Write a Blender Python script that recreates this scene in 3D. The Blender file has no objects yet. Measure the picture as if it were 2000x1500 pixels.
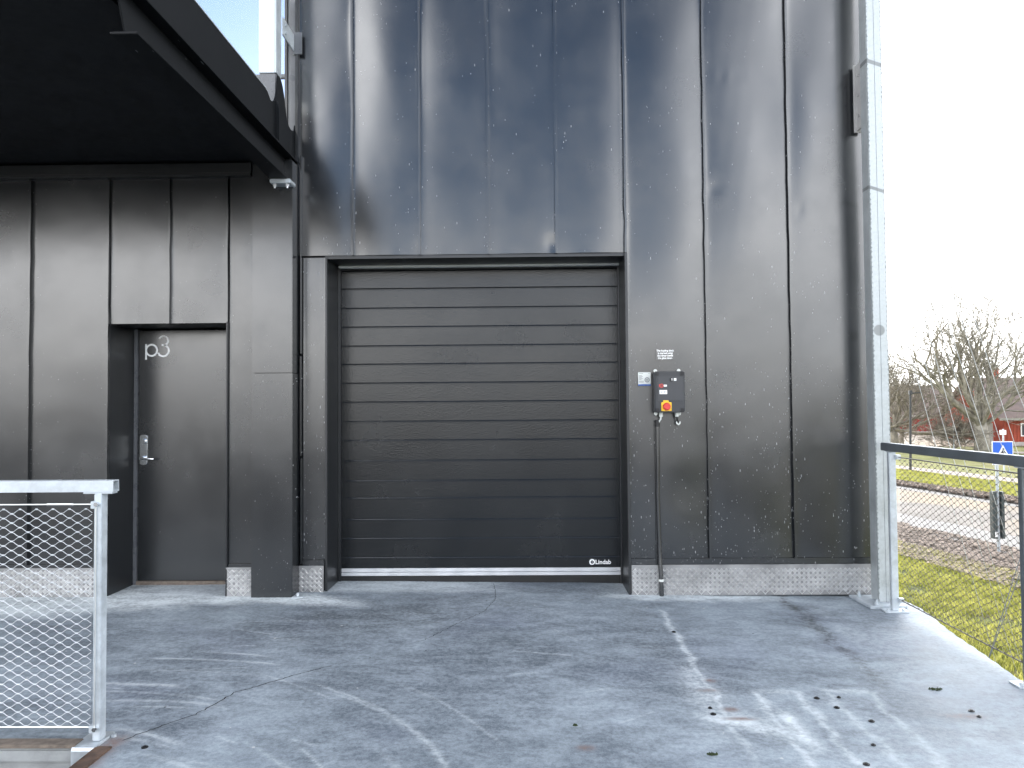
import bpy, bmesh, math, random
import numpy as np
from mathutils import Vector, Matrix

# ------------------------------------------------------------------ scene, camera, light
scene = bpy.context.scene
COL = scene.collection
R = math.radians

cam_data = bpy.data.cameras.new('camera')
cam = bpy.data.objects.new('camera', cam_data)
COL.objects.link(cam)
cam_data.sensor_width = 36.0
cam_data.lens = 27.0
cam_data.clip_start = 0.05
cam_data.clip_end = 5000.0
YAW, PITCH, ROLL = 0.0163315, 0.03060476, 0.00793495
_f = Vector((-math.sin(YAW) * math.cos(PITCH), math.cos(YAW) * math.cos(PITCH), math.sin(PITCH)))
_r0 = Vector((math.cos(YAW), math.sin(YAW), 0))
_u0 = _r0.cross(_f)
_r = math.cos(ROLL) * _r0 - math.sin(ROLL) * _u0
_u = math.sin(ROLL) * _r0 + math.cos(ROLL) * _u0
cam.matrix_world = Matrix(((_r.x, _u.x, -_f.x, 0.0), (_r.y, _u.y, -_f.y, -6.1), (_r.z, _u.z, -_f.z, 1.42), (0, 0, 0, 1)))
scene.camera = cam

SUN_EL, SUN_AZ = R(17), R(-4)          # azimuth from +Y towards +X
SUN_DIR = Vector((math.sin(SUN_AZ) * math.cos(SUN_EL), math.cos(SUN_AZ) * math.cos(SUN_EL), math.sin(SUN_EL)))
SKY_STRENGTH = 0.06
CLOUD_W = 1.49
EXPOSURE = 2.1

scene.view_settings.view_transform = 'Standard'
scene.view_settings.look = 'None'
scene.view_settings.gamma = 1.0
scene.view_settings.use_curve_mapping = False
scene.view_settings.exposure = EXPOSURE


class NT:
    """small helper round a node tree"""
    def __init__(s, tree):
        s.t = tree
        s.n = tree.nodes
        s.l = tree.links

    def add(s, kind, **kw):
        n = s.n.new(kind)
        for k, v in kw.items():
            if k == 'ins':
                for i, val in v.items():
                    s.put(n.inputs[i], val)
            else:
                setattr(n, k, v)
        return n

    def put(s, sock, val):
        if isinstance(val, bpy.types.NodeSocket):
            s.l.new(val, sock)
        elif isinstance(val, tuple) and len(val) == 3 and sock.type == 'RGBA':
            sock.default_value = (*val, 1.0)
        else:
            sock.default_value = val

    def math(s, op, a, b=0.0, c=0.0, clamp=False):
        n = s.add('ShaderNodeMath', operation=op, use_clamp=clamp)
        s.put(n.inputs[0], a); s.put(n.inputs[1], b); s.put(n.inputs[2], c)
        return n.outputs[0]

    def vmath(s, op, a, b=(0, 0, 0)):
        n = s.add('ShaderNodeVectorMath', operation=op)
        s.put(n.inputs[0], a); s.put(n.inputs[1], b)
        return n.outputs['Value'] if op in ('DOT_PRODUCT', 'LENGTH') else n.outputs[0]

    def mix(s, f, a, b, blend='MIX'):
        n = s.add('ShaderNodeMix', data_type='RGBA', blend_type=blend)
        s.put(n.inputs[0], f); s.put(n.inputs[6], a); s.put(n.inputs[7], b)
        return n.outputs[2]

    def ramp(s, v, a, b, lo=0.0, hi=1.0, smooth=True):
        n = s.add('ShaderNodeMapRange', interpolation_type='SMOOTHSTEP' if smooth else 'LINEAR', clamp=True)
        s.put(n.inputs[0], v); s.put(n.inputs[1], a); s.put(n.inputs[2], b); s.put(n.inputs[3], lo); s.put(n.inputs[4], hi)
        return n.outputs[0]

    def noise(s, vec, scale, detail=3.0, rough=0.5, dims='3D', w=0.0, col=False):
        n = s.add('ShaderNodeTexNoise', noise_dimensions=dims)
        s.put(n.inputs['Vector'], vec)
        if dims == '4D':
            s.put(n.inputs['W'], w)
        s.put(n.inputs['Scale'], scale); s.put(n.inputs['Detail'], detail); s.put(n.inputs['Roughness'], rough)
        return n.outputs['Color'] if col else n.outputs['Fac']

    def sep(s, vec):
        n = s.add('ShaderNodeSeparateXYZ'); s.put(n.inputs[0], vec)
        return n.outputs

    def comb(s, x, y, z):
        n = s.add('ShaderNodeCombineXYZ')
        s.put(n.inputs[0], x); s.put(n.inputs[1], y); s.put(n.inputs[2], z)
        return n.outputs[0]


world = bpy.data.worlds.new('World')
scene.world = world
world.use_nodes = True
w = NT(world.node_tree)
w.n.clear()
sky = w.add('ShaderNodeTexSky', sky_type='NISHITA', sun_disc=False, sun_elevation=SUN_EL, sun_rotation=SUN_AZ,
            altitude=0.0, air_density=0.75, dust_density=0.2, ozone_density=2.0)
tc = w.add('ShaderNodeTexCoord')
dirv = w.vmath('NORMALIZE', tc.outputs['Generated'])
rot = w.add('ShaderNodeVectorRotate', rotation_type='Z_AXIS')
w.put(rot.inputs['Vector'], dirv); rot.inputs['Angle'].default_value = R(150)
dx, dy, dz = w.sep(rot.outputs[0])
den = w.math('ADD', w.math('MAXIMUM', dz, 0.0), 0.22)
plane = w.comb(w.math('DIVIDE', dx, den), w.math('DIVIDE', dy, den), 0.0)
n1 = w.noise(plane, 0.85, 5.0, 0.5, '4D', CLOUD_W)
n2 = w.noise(plane, 1.9, 4.0, 0.55, '4D', CLOUD_W + 7.0)
cover = w.ramp(n1, 0.486, 0.532)
low = w.ramp(dz, 0.22, 0.03)                       # cloud banks merge towards the horizon all round
cover = w.math('MAXIMUM', cover, w.math('MULTIPLY', low, 0.92))
sunward = w.math('MAXIMUM', w.vmath('DOT_PRODUCT', dirv, tuple(SUN_DIR)), 0.0)
glow = w.math('ADD', 0.95, w.math('MULTIPLY', w.math('POWER', sunward, 9.0), 2.2))
cshade = w.ramp(n2, 0.3, 0.7, 0.62, 1.05)
cloud_col = w.mix(w.ramp(dz, 0.0, 0.35), (21.0, 20.8, 20.4), (33.0, 33.6, 34.8))
cl = w.add('ShaderNodeVectorMath', operation='SCALE')
w.put(cl.inputs[0], cloud_col); w.put(cl.inputs['Scale'], w.math('MULTIPLY', glow, cshade))
skymix = w.mix(cover, sky.outputs[0], cl.outputs[0])
bg = w.add('ShaderNodeBackground')
w.put(bg.inputs[0], skymix); bg.inputs[1].default_value = SKY_STRENGTH
w.l.new(bg.outputs[0], w.add('ShaderNodeOutputWorld').inputs[0])

sun_data = bpy.data.lights.new('sun', 'SUN')
sun_data.energy = 2.0
sun_data.angle = R(0.6)
sun_data.color = (1.0, 0.93, 0.82)
sun = bpy.data.objects.new('sun', sun_data)
COL.objects.link(sun)
sun.rotation_euler = (-SUN_DIR).to_track_quat('-Z', 'Y').to_euler()

rng = np.random.default_rng(7)
random.seed(7)

# ------------------------------------------------------------------ geometry helpers
ORIGIN = {}


class MB:
    def __init__(s):
        s.v = []
        s.f = []
        s.m = []
        s.cur = 0

    def poly(s, pts, faces):
        b = len(s.v)
        s.v.extend([tuple(p) for p in pts])
        for f in faces:
            s.f.append(tuple(i + b for i in f))
            s.m.append(s.cur)
        return s

    def box(s, x0, x1, y0, y1, z0, z1):
        return s.poly([(x0, y0, z0), (x1, y0, z0), (x1, y1, z0), (x0, y1, z0), (x0, y0, z1), (x1, y0, z1), (x1, y1, z1), (x0, y1, z1)],
                      [(0, 3, 2, 1), (4, 5, 6, 7), (0, 1, 5, 4), (1, 2, 6, 5), (2, 3, 7, 6), (3, 0, 4, 7)])

    def prism(s, pts, axis, a, b):
        """closed outline pts (2D) extruded along axis from a to b; 2D order is the other two axes in xyz order"""
        n = len(pts)
        def mk(p, t):
            return {0: (t, p[0], p[1]), 1: (p[0], t, p[1]), 2: (p[0], p[1], t)}[axis]
        vs = [mk(p, a) for p in pts] + [mk(p, b) for p in pts]
        fs = [tuple(range(n))[::-1], tuple(range(n, 2 * n))] + [(i, (i + 1) % n, n + (i + 1) % n, n + i) for i in range(n)]
        return s.poly(vs, fs)

    def cyl(s, c, r, axis, a, b, n=12, r2=None):
        r2 = r if r2 is None else r2
        o = [i for i in range(3) if i != axis]
        vs = []
        for t, rr in ((a, r), (b, r2)):
            for k in range(n):
                q = [0, 0, 0]
                q[axis] = t
                q[o[0]] = c[0] + rr * math.cos(2 * math.pi * k / n)
                q[o[1]] = c[1] + rr * math.sin(2 * math.pi * k / n)
                vs.append(tuple(q))
        fs = [tuple(range(n))[::-1], tuple(range(n, 2 * n))] + [(i, (i + 1) % n, n + (i + 1) % n, n + i) for i in range(n)]
        return s.poly(vs, fs)

    def tube(s, pts, r, n=6, caps=True):
        pts = [Vector(p) for p in pts]
        rs = r if isinstance(r, (list, tuple)) else [r] * len(pts)
        t0 = (pts[1] - pts[0]).normalized()
        up = Vector((0, 0, 1)) if abs(t0.z) < 0.9 else Vector((1, 0, 0))
        u = t0.cross(up).normalized()
        vs = []
        for i, p in enumerate(pts):
            t = (pts[min(i + 1, len(pts) - 1)] - pts[max(i - 1, 0)]).normalized()
            u = (u - t * u.dot(t)).normalized()
            v2 = t.cross(u)
            for k in range(n):
                a = 2 * math.pi * k / n
                vs.append(tuple(p + (u * math.cos(a) + v2 * math.sin(a)) * rs[i]))
        fs = []
        for i in range(len(pts) - 1):
            for k in range(n):
                a, b = i * n + k, i * n + (k + 1) % n
                fs.append((a, b, b + n, a + n))
        if caps:
            fs.append(tuple(range(n))[::-1])
            fs.append(tuple(range((len(pts) - 1) * n, len(pts) * n)))
        return s.poly(vs, fs)

    def mesh(s, name):
        me = bpy.data.meshes.new(name)
        me.from_pydata(s.v, [], s.f)
        return me


def place(name, me, mats, parent=None, smooth=False, bevel=0.0, fix=True, midx=None):
    """link a mesh given in world coordinates; its origin goes to the middle of its base"""
    if midx is not None:
        me.polygons.foreach_set('material_index', midx)
    if fix or bevel:
        bm = bmesh.new()
        bm.from_mesh(me)
        if fix:
            bmesh.ops.recalc_face_normals(bm, faces=bm.faces)
        if bevel:
            es = [e for e in bm.edges if len(e.link_faces) == 2 and e.calc_face_angle(0) > 0.6]
            bmesh.ops.bevel(bm, geom=es, offset=bevel, segments=2, affect='EDGES', clamp_overlap=True)
        bm.to_mesh(me)
        bm.free()
    n = len(me.vertices)
    co = np.empty(n * 3, np.float32)
    me.vertices.foreach_get('co', co)
    co = co.reshape(-1, 3)
    o = np.array([(co[:, 0].min() + co[:, 0].max()) / 2, (co[:, 1].min() + co[:, 1].max()) / 2, co[:, 2].min()])
    co -= o.astype(np.float32)
    me.vertices.foreach_set('co', co.ravel())
    if not isinstance(mats, (list, tuple)):
        mats = [mats]
    for m in mats:
        me.materials.append(m)
    if smooth:
        me.polygons.foreach_set('use_smooth', [True] * len(me.polygons))
        if smooth != 'all':
            me.set_sharp_from_angle(angle=R(35))
    me.update()
    ob = bpy.data.objects.new(name, me)
    COL.objects.link(ob)
    ORIGIN[ob.name] = Vector(o)
    if parent is not None:
        ob.parent = parent
        ob.location = Vector(o) - ORIGIN[parent.name]
    else:
        ob.location = Vector(o)
    return ob


def part(name, mb, mats, parent=None, **kw):
    midx = list(mb.m) if isinstance(mats, (list, tuple)) and len(mats) > 1 else None
    return place(name, mb.mesh(name), mats, parent, midx=midx, **kw)


def boxp(name, b, mat, parent=None, bevel=0.0, **kw):
    return part(name, MB().box(*b), mat, parent, bevel=bevel, **kw)


def tag(o, label=None, cat=None, group=None, kind=None):
    if label: o['label'] = label
    if cat: o['category'] = cat
    if group: o['group'] = group
    if kind: o['kind'] = kind
    return o


def thing(name, loc, label, cat, group=None):
    o = bpy.data.objects.new(name, None)
    o.empty_display_size = 0.2
    o.location = loc
    COL.objects.link(o)
    ORIGIN[o.name] = Vector(loc)
    return tag(o, label, cat, group)


def copy_tree(o, loc, label=None, parent=None):
    c = o.copy()
    COL.objects.link(c)
    if parent is not None:
        c.parent = parent
    else:
        c.location = loc
        if label: c['label'] = label
    for ch in [x for x in bpy.data.objects if x.parent == o]:
        copy_tree(ch, None, None, c)
    return c


def text_mb(txt, size, x, z, y, depth=0.001, bold=0.0, align='LEFT', spacing=1.0):
    cu = bpy.data.curves.new('lettering', 'FONT')
    cu.body = txt
    cu.size = size
    cu.extrude = depth
    cu.offset = bold
    cu.align_x = align
    cu.space_character = spacing
    cu.resolution_u = 4
    ob = bpy.data.objects.new('lettering', cu)
    COL.objects.link(ob)
    dg = bpy.context.evaluated_depsgraph_get()
    me = ob.evaluated_get(dg).to_mesh()
    mb = MB()
    vs = [(x + v.co.x, y - v.co.z, z + v.co.y) for v in me.vertices]
    fs = [tuple(p.vertices) for p in me.polygons]
    ob.evaluated_get(dg).to_mesh_clear()
    bpy.data.objects.remove(ob)
    bpy.data.curves.remove(cu)
    mb.poly(vs, fs)
    return mb


def ribbon(mb, pts, width, y, depth=0.002):
    """flat stroke of constant width along pts (x,z) raised from plane y towards -y"""
    P = np.array(pts, float)
    t = np.gradient(P, axis=0)
    t /= np.linalg.norm(t, axis=1)[:, None] + 1e-9
    nn = np.stack([-t[:, 1], t[:, 0]], 1) * width / 2
    A, B = P + nn, P - nn
    n = len(P)
    vs = [(a[0], y, a[1]) for a in A] + [(b[0], y, b[1]) for b in B] + [(a[0], y - depth, a[1]) for a in A] + [(b[0], y - depth, b[1]) for b in B]
    fs = []
    for i in range(n - 1):
        fs.append((2 * n + i, 2 * n + i + 1, 3 * n + i + 1, 3 * n + i))
        fs.append((i, i + 1, 2 * n + i + 1, 2 * n + i))
        fs.append((n + i, n + i + 1, 3 * n + i + 1, 3 * n + i))
    mb.poly(vs, fs)
    return mb


def arc(cx, cz, r, a0, a1, n=24, rz=None):
    rz = rz or r
    return [(cx + r * math.cos(R(a0 + (a1 - a0) * k / n)), cz + rz * math.sin(R(a0 + (a1 - a0) * k / n))) for k in range(n + 1)]


def smooth_field(shape_x, shape_z, seed, n=7, lx=0.5, lz=0.9):
    g = np.random.default_rng(seed)
    out = np.zeros(np.broadcast(shape_x, shape_z).shape)
    for _ in range(n):
        kx, kz = g.normal(0, 1 / lx), g.normal(0, 1 / lz)
        out += np.cos(2 * math.pi * (kx * shape_x + kz * shape_z) * 0.5 + g.uniform(0, 6.28)) / n ** 0.5
    return out


# ------------------------------------------------------------------ materials
def new_mat(name):
    m = bpy.data.materials.new(name)
    m.use_nodes = True
    t = NT(m.node_tree)
    t.n.clear()
    b = t.add('ShaderNodeBsdfPrincipled')
    o = t.add('ShaderNodeOutputMaterial')
    t.l.new(b.outputs[0], o.inputs[0])
    return m, t, b


def simple(name, col, rough=0.5, metal=0.0, var=0.15, scale=6.0, bump=0.0, bscale=80.0, spec=0.5):
    m, t, b = new_mat(name)
    g = t.add('ShaderNodeNewGeometry')
    nz = t.noise(g.outputs['Position'], scale, 5.0, 0.6)
    dark = tuple(c * (1 - var) for c in col)
    lite = tuple(min(1, c * (1 + var)) for c in col)
    t.put(b.inputs['Base Color'], t.mix(t.ramp(nz, 0.3, 0.7), dark, lite))
    t.put(b.inputs['Roughness'], t.ramp(nz, 0.25, 0.75, rough * 0.85, min(1, rough * 1.15)))
    b.inputs['Metallic'].default_value = metal
    b.inputs['Specular IOR Level'].default_value = spec
    if bump:
        bn = t.add('ShaderNodeBump')
        bn.inputs['Strength'].default_value = bump
        bn.inputs['Distance'].default_value = 0.004
        t.put(bn.inputs['Height'], t.noise(g.outputs['Position'], bscale, 4.0, 0.6))
        t.l.new(bn.outputs[0], b.inputs['Normal'])
    return m


def black_sheet(name, col, rough, flecks=True, emboss=False, spec=0.5, ior=1.9):
    m, t, b = new_mat(name)
    g = t.add('ShaderNodeNewGeometry')
    P = g.outputs['Position']
    px, py, pz = t.sep(P)
    grime = t.noise(P, 1.7, 6.0, 0.62)
    fine = t.noise(t.comb(t.math('MULTIPLY', px, 30), t.math('MULTIPLY', py, 30), t.math('MULTIPLY', pz, 3.0)), 1.0, 4.0, 0.6)
    dust = t.math('MULTIPLY', t.ramp(grime, 0.35, 0.8), t.ramp(fine, 0.35, 0.75))
    base = t.mix(dust, col, tuple(c * 1.3 + 0.003 for c in col))
    rgh = t.math('ADD', t.ramp(grime, 0.3, 0.75, rough - 0.035, rough + 0.05), t.math('MULTIPLY', fine, 0.012))
    if flecks:
        at = t.add('ShaderNodeAttribute', attribute_name='edge')
        dens = t.noise(P, 2.3, 3.0, 0.6)
        d0 = t.math('ADD', t.ramp(dens, 0.42, 0.75, 0.0, 0.16), t.math('MULTIPLY', at.outputs['Fac'], 0.38))
        d0 = t.math('MULTIPLY', d0, t.ramp(pz, 3.6, 0.6, 0.25, 1.0))
        d0 = t.math('MULTIPLY_ADD', t.ramp(pz, 1.1, 0.2), 0.075, t.math('MULTIPLY', d0, 0.95))
        fl = None
        for sx, sz, off in ((100.0, 25.0, 0.0), (150.0, 46.0, 3.7)):
            v = t.add('ShaderNodeTexVoronoi', feature='F1')
            t.put(v.inputs['Vector'], t.comb(t.math('MULTIPLY_ADD', px, sx, off), t.math('MULTIPLY', py, 12.0), t.math('MULTIPLY', pz, sz)))
            v.inputs['Scale'].default_value = 1.0
            rr = t.sep(v.outputs['Color'])
            on = t.math('LESS_THAN', rr[0], d0)
            sz_ = t.math('MULTIPLY_ADD', t.math('POWER', rr[1], 3.0), 0.24, 0.10)
            k = t.math('MULTIPLY', on, t.ramp(t.math('DIVIDE', v.outputs['Distance'], sz_), 1.0, 0.75))
            k = t.math('MULTIPLY', k, t.math('MULTIPLY_ADD', rr[2], 0.65, 0.2))
            fl = k if fl is None else t.math('MAXIMUM', fl, k)
        base = t.mix(fl, base, (0.42, 0.43, 0.44))
        rgh = t.math('ADD', rgh, t.math('MULTIPLY', fl, 0.3))
    t.put(b.inputs['Base Color'], base)
    t.put(b.inputs['Roughness'], rgh)
    b.inputs['Specular IOR Level'].default_value = spec
    b.inputs['IOR'].default_value = ior
    bn = t.add('ShaderNodeBump')
    if emboss:
        # leather-like stucco embossing of the door sections
        v = t.add('ShaderNodeTexVoronoi', feature='SMOOTH_F1')
        t.put(v.inputs['Vector'], t.vmath('ADD', P, t.noise(P, 60.0, 2.0, 0.5, col=True)))
        t.put(v.inputs['Vector'], P)
        v.inputs['Scale'].default_value = 85.0
        h = t.math('ADD', v.outputs['Distance'], t.math('MULTIPLY', t.noise(P, 120.0, 3.0, 0.6), 0.9))
        bn.inputs['Strength'].default_value = 0.34
        bn.inputs['Distance'].default_value = 0.0016
        t.put(bn.inputs['Height'], h)
    else:
        h = t.math('ADD', t.math('MULTIPLY', t.noise(P, 7.0, 4.0, 0.55), 1.0), 0.0)
        bn.inputs['Strength'].default_value = 0.05
        bn.inputs['Distance'].default_value = 0.003
        t.put(bn.inputs['Height'], h)
    t.l.new(bn.outputs[0], b.inputs['Normal'])
    return m


def galvanised(name, base=(0.53, 0.575, 0.61), rough=0.5, metal=0.6, scallop=None):
    m, t, b = new_mat(name)
    g = t.add('ShaderNodeNewGeometry')
    P = g.outputs['Position']
    v = t.add('ShaderNodeTexVoronoi', feature='F1')
    t.put(v.inputs['Vector'], P)
    v.inputs['Scale'].default_value = 70.0
    sp = t.sep(v.outputs['Color'])
    nz = t.noise(P, 9.0, 5.0, 0.65)
    k = t.math('ADD', t.math('MULTIPLY', sp[0], 0.3), t.math('MULTIPLY', t.ramp(nz, 0.3, 0.7), 0.7))
    colr = t.mix(k, tuple(c * 0.82 for c in base), tuple(min(1, c * 1.14) for c in base))
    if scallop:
        # mesh reflection and shadow painted as dark scallops along both edges of the column face
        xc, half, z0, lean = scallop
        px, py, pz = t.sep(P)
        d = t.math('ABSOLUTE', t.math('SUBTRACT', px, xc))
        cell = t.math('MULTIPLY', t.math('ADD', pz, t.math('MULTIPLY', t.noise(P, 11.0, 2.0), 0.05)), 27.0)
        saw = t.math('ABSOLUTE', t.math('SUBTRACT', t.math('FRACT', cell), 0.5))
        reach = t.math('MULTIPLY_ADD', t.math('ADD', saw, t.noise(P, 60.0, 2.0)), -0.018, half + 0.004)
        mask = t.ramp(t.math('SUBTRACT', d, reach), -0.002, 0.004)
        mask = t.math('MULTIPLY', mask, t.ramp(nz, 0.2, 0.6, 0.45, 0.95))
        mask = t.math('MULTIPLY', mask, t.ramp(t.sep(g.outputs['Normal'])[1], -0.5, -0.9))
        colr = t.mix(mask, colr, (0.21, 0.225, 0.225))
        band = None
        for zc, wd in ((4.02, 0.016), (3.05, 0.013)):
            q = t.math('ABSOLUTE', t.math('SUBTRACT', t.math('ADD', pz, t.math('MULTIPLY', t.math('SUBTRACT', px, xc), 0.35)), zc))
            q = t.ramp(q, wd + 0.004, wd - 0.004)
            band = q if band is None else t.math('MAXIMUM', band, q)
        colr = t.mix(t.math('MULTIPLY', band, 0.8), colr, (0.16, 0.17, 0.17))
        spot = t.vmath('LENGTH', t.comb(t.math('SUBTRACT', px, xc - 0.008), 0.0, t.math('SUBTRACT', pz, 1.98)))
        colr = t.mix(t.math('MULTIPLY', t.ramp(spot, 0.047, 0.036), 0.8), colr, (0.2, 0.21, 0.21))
    t.put(b.inputs['Base Color'], colr)
    b.inputs['Metallic'].default_value = metal
    t.put(b.inputs['Roughness'], t.ramp(k, 0.0, 1.0, rough - 0.08, rough + 0.1))
    bn = t.add('ShaderNodeBump')
    bn.inputs['Strength'].default_value = 0.12
    bn.inputs['Distance'].default_value = 0.003
    t.put(bn.inputs['Height'], nz)
    t.l.new(bn.outputs[0], b.inputs['Normal'])
    return m


M_SHEET = black_sheet('black_painted_sheet', (0.0065, 0.0078, 0.0095), 0.235)
M_REVEAL = black_sheet('black_reveal_sheet', (0.010, 0.0115, 0.0135), 0.34, flecks=False, ior=1.6)
M_LEAF = black_sheet('black_door_leaf', (0.0065, 0.0078, 0.0095), 0.24, flecks=False, ior=1.9)
M_DOORSLAT = black_sheet('black_embossed_steel', (0.003, 0.0042, 0.0055), 0.24, flecks=False, emboss=True, ior=1.54)
M_BEAM = black_sheet('black_beam_paint', (0.006, 0.007, 0.0085), 0.5, ior=1.32, spec=0.3)
M_SOFFIT = simple('black_soffit_board', (0.006, 0.007, 0.009), 0.6, var=0.2, spec=0.3)
M_GALV = galvanised('galvanised_steel')
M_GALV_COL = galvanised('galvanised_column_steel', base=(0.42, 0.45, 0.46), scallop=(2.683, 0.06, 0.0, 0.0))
M_ALU = simple('brushed_aluminium', (0.72, 0.73, 0.75), 0.38, 0.8, var=0.05)
M_TREAD = simple('tread_plate_aluminium', (0.72, 0.72, 0.72), 0.32, 0.8, var=0.14, scale=4.0)
M_TREADBASE = simple('dull_tread_plate_ground', (0.30, 0.30, 0.30), 0.5, 0.6, var=0.2, scale=5.0)
M_TRIM = simple('grey_trim', (0.25, 0.255, 0.26), 0.5, var=0.08)
M_BRACKET = simple('dull_bracket_steel', (0.34, 0.335, 0.33), 0.8, 0.0, var=0.12)
M_NETLIGHT = simple('bright_net_wire', (0.74, 0.76, 0.78), 0.45, 0.2, var=0.06)
M_STRIP = simple('grey_flashing', (0.10, 0.105, 0.115), 0.3, var=0.1)
M_RUBBER = simple('black_rubber', (0.012, 0.012, 0.012), 0.75)
M_WHITE = simple('white_print', (0.92, 0.92, 0.91), 0.5, var=0.03)
M_BOX = simple('dark_grey_box_plastic', (0.030, 0.032, 0.036), 0.42, var=0.1)
M_BOXPLATE = simple('charcoal_front_plate', (0.040, 0.042, 0.047), 0.38, var=0.08)
M_DARK = simple('black_plastic', (0.008, 0.008, 0.009), 0.5)
M_YELLOW = simple('yellow_plastic', (0.80, 0.50, 0.02), 0.4, var=0.05)
M_RED = simple('red_plastic', (0.60, 0.045, 0.035), 0.4, var=0.08)
M_GLAND = simple('pale_grey_plastic', (0.62, 0.64, 0.61), 0.45, var=0.05)
M_BLUE = simple('blue_print', (0.03, 0.10, 0.36), 0.5, var=0.05)
M_INK = simple('grey_ink', (0.16, 0.17, 0.18), 0.6, var=0.05)
M_CHROME = simple('satin_chrome', (0.66, 0.68, 0.70), 0.22, 1.0, var=0.06)
M_WIRE = simple('stainless_wire', (0.62, 0.63, 0.62), 0.32, 0.8, var=0.08)
M_RAILDARK = galvanised('backlit_galvanised', base=(0.15, 0.17, 0.185), rough=0.5, metal=0.6)  # galvanised steel with the backlit rail's shade put into its base colour
M_NETDARK = simple('backlit_wire', (0.13, 0.115, 0.10), 0.55, 0.2, var=0.15)  # net wire coloured darker to look backlit against the sun
M_RUST = simple('rusty_steel', (0.085, 0.052, 0.036), 0.8, var=0.4, scale=25.0, bump=0.5)
M_WOODSILL = simple('worn_wood_sill', (0.16, 0.13, 0.105), 0.8, var=0.3, scale=30.0)
M_CRACK = simple('crack_dirt', (0.03, 0.03, 0.03), 0.95)
M_MOSS = simple('moss', (0.035, 0.05, 0.018), 0.95, var=0.5, scale=120.0, bump=0.8)
M_SIGNBLUE = simple('sign_blue', (0.012, 0.12, 0.62), 0.45, var=0.05)
M_SIGNGREEN = simple('dark_green_sheet', (0.035, 0.05, 0.05), 0.5, var=0.1)
M_LAMP = simple('dark_lamp_paint', (0.03, 0.032, 0.034), 0.5)
M_BARK = simple('lichen_bark', (0.26, 0.24, 0.20), 0.9, var=0.35, scale=3.0)
M_BARK2 = simple('dark_bark', (0.24, 0.215, 0.175), 0.9, var=0.35, scale=3.0)
M_BARN = simple('falu_red_boards', (0.27, 0.030, 0.026), 0.85, var=0.2, scale=1.5)
M_BARN2 = simple('orange_red_boards', (0.36, 0.075, 0.045), 0.85, var=0.2, scale=1.5)
M_ROOF = simple('weathered_red_roof_tile', (0.17, 0.125, 0.112), 0.85, var=0.25, scale=1.2)
M_STONE = simple('pale_foundation', (0.42, 0.40, 0.37), 0.9, var=0.12)
M_WIN = simple('window_glass_dark', (0.05, 0.06, 0.07), 0.1)


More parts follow.
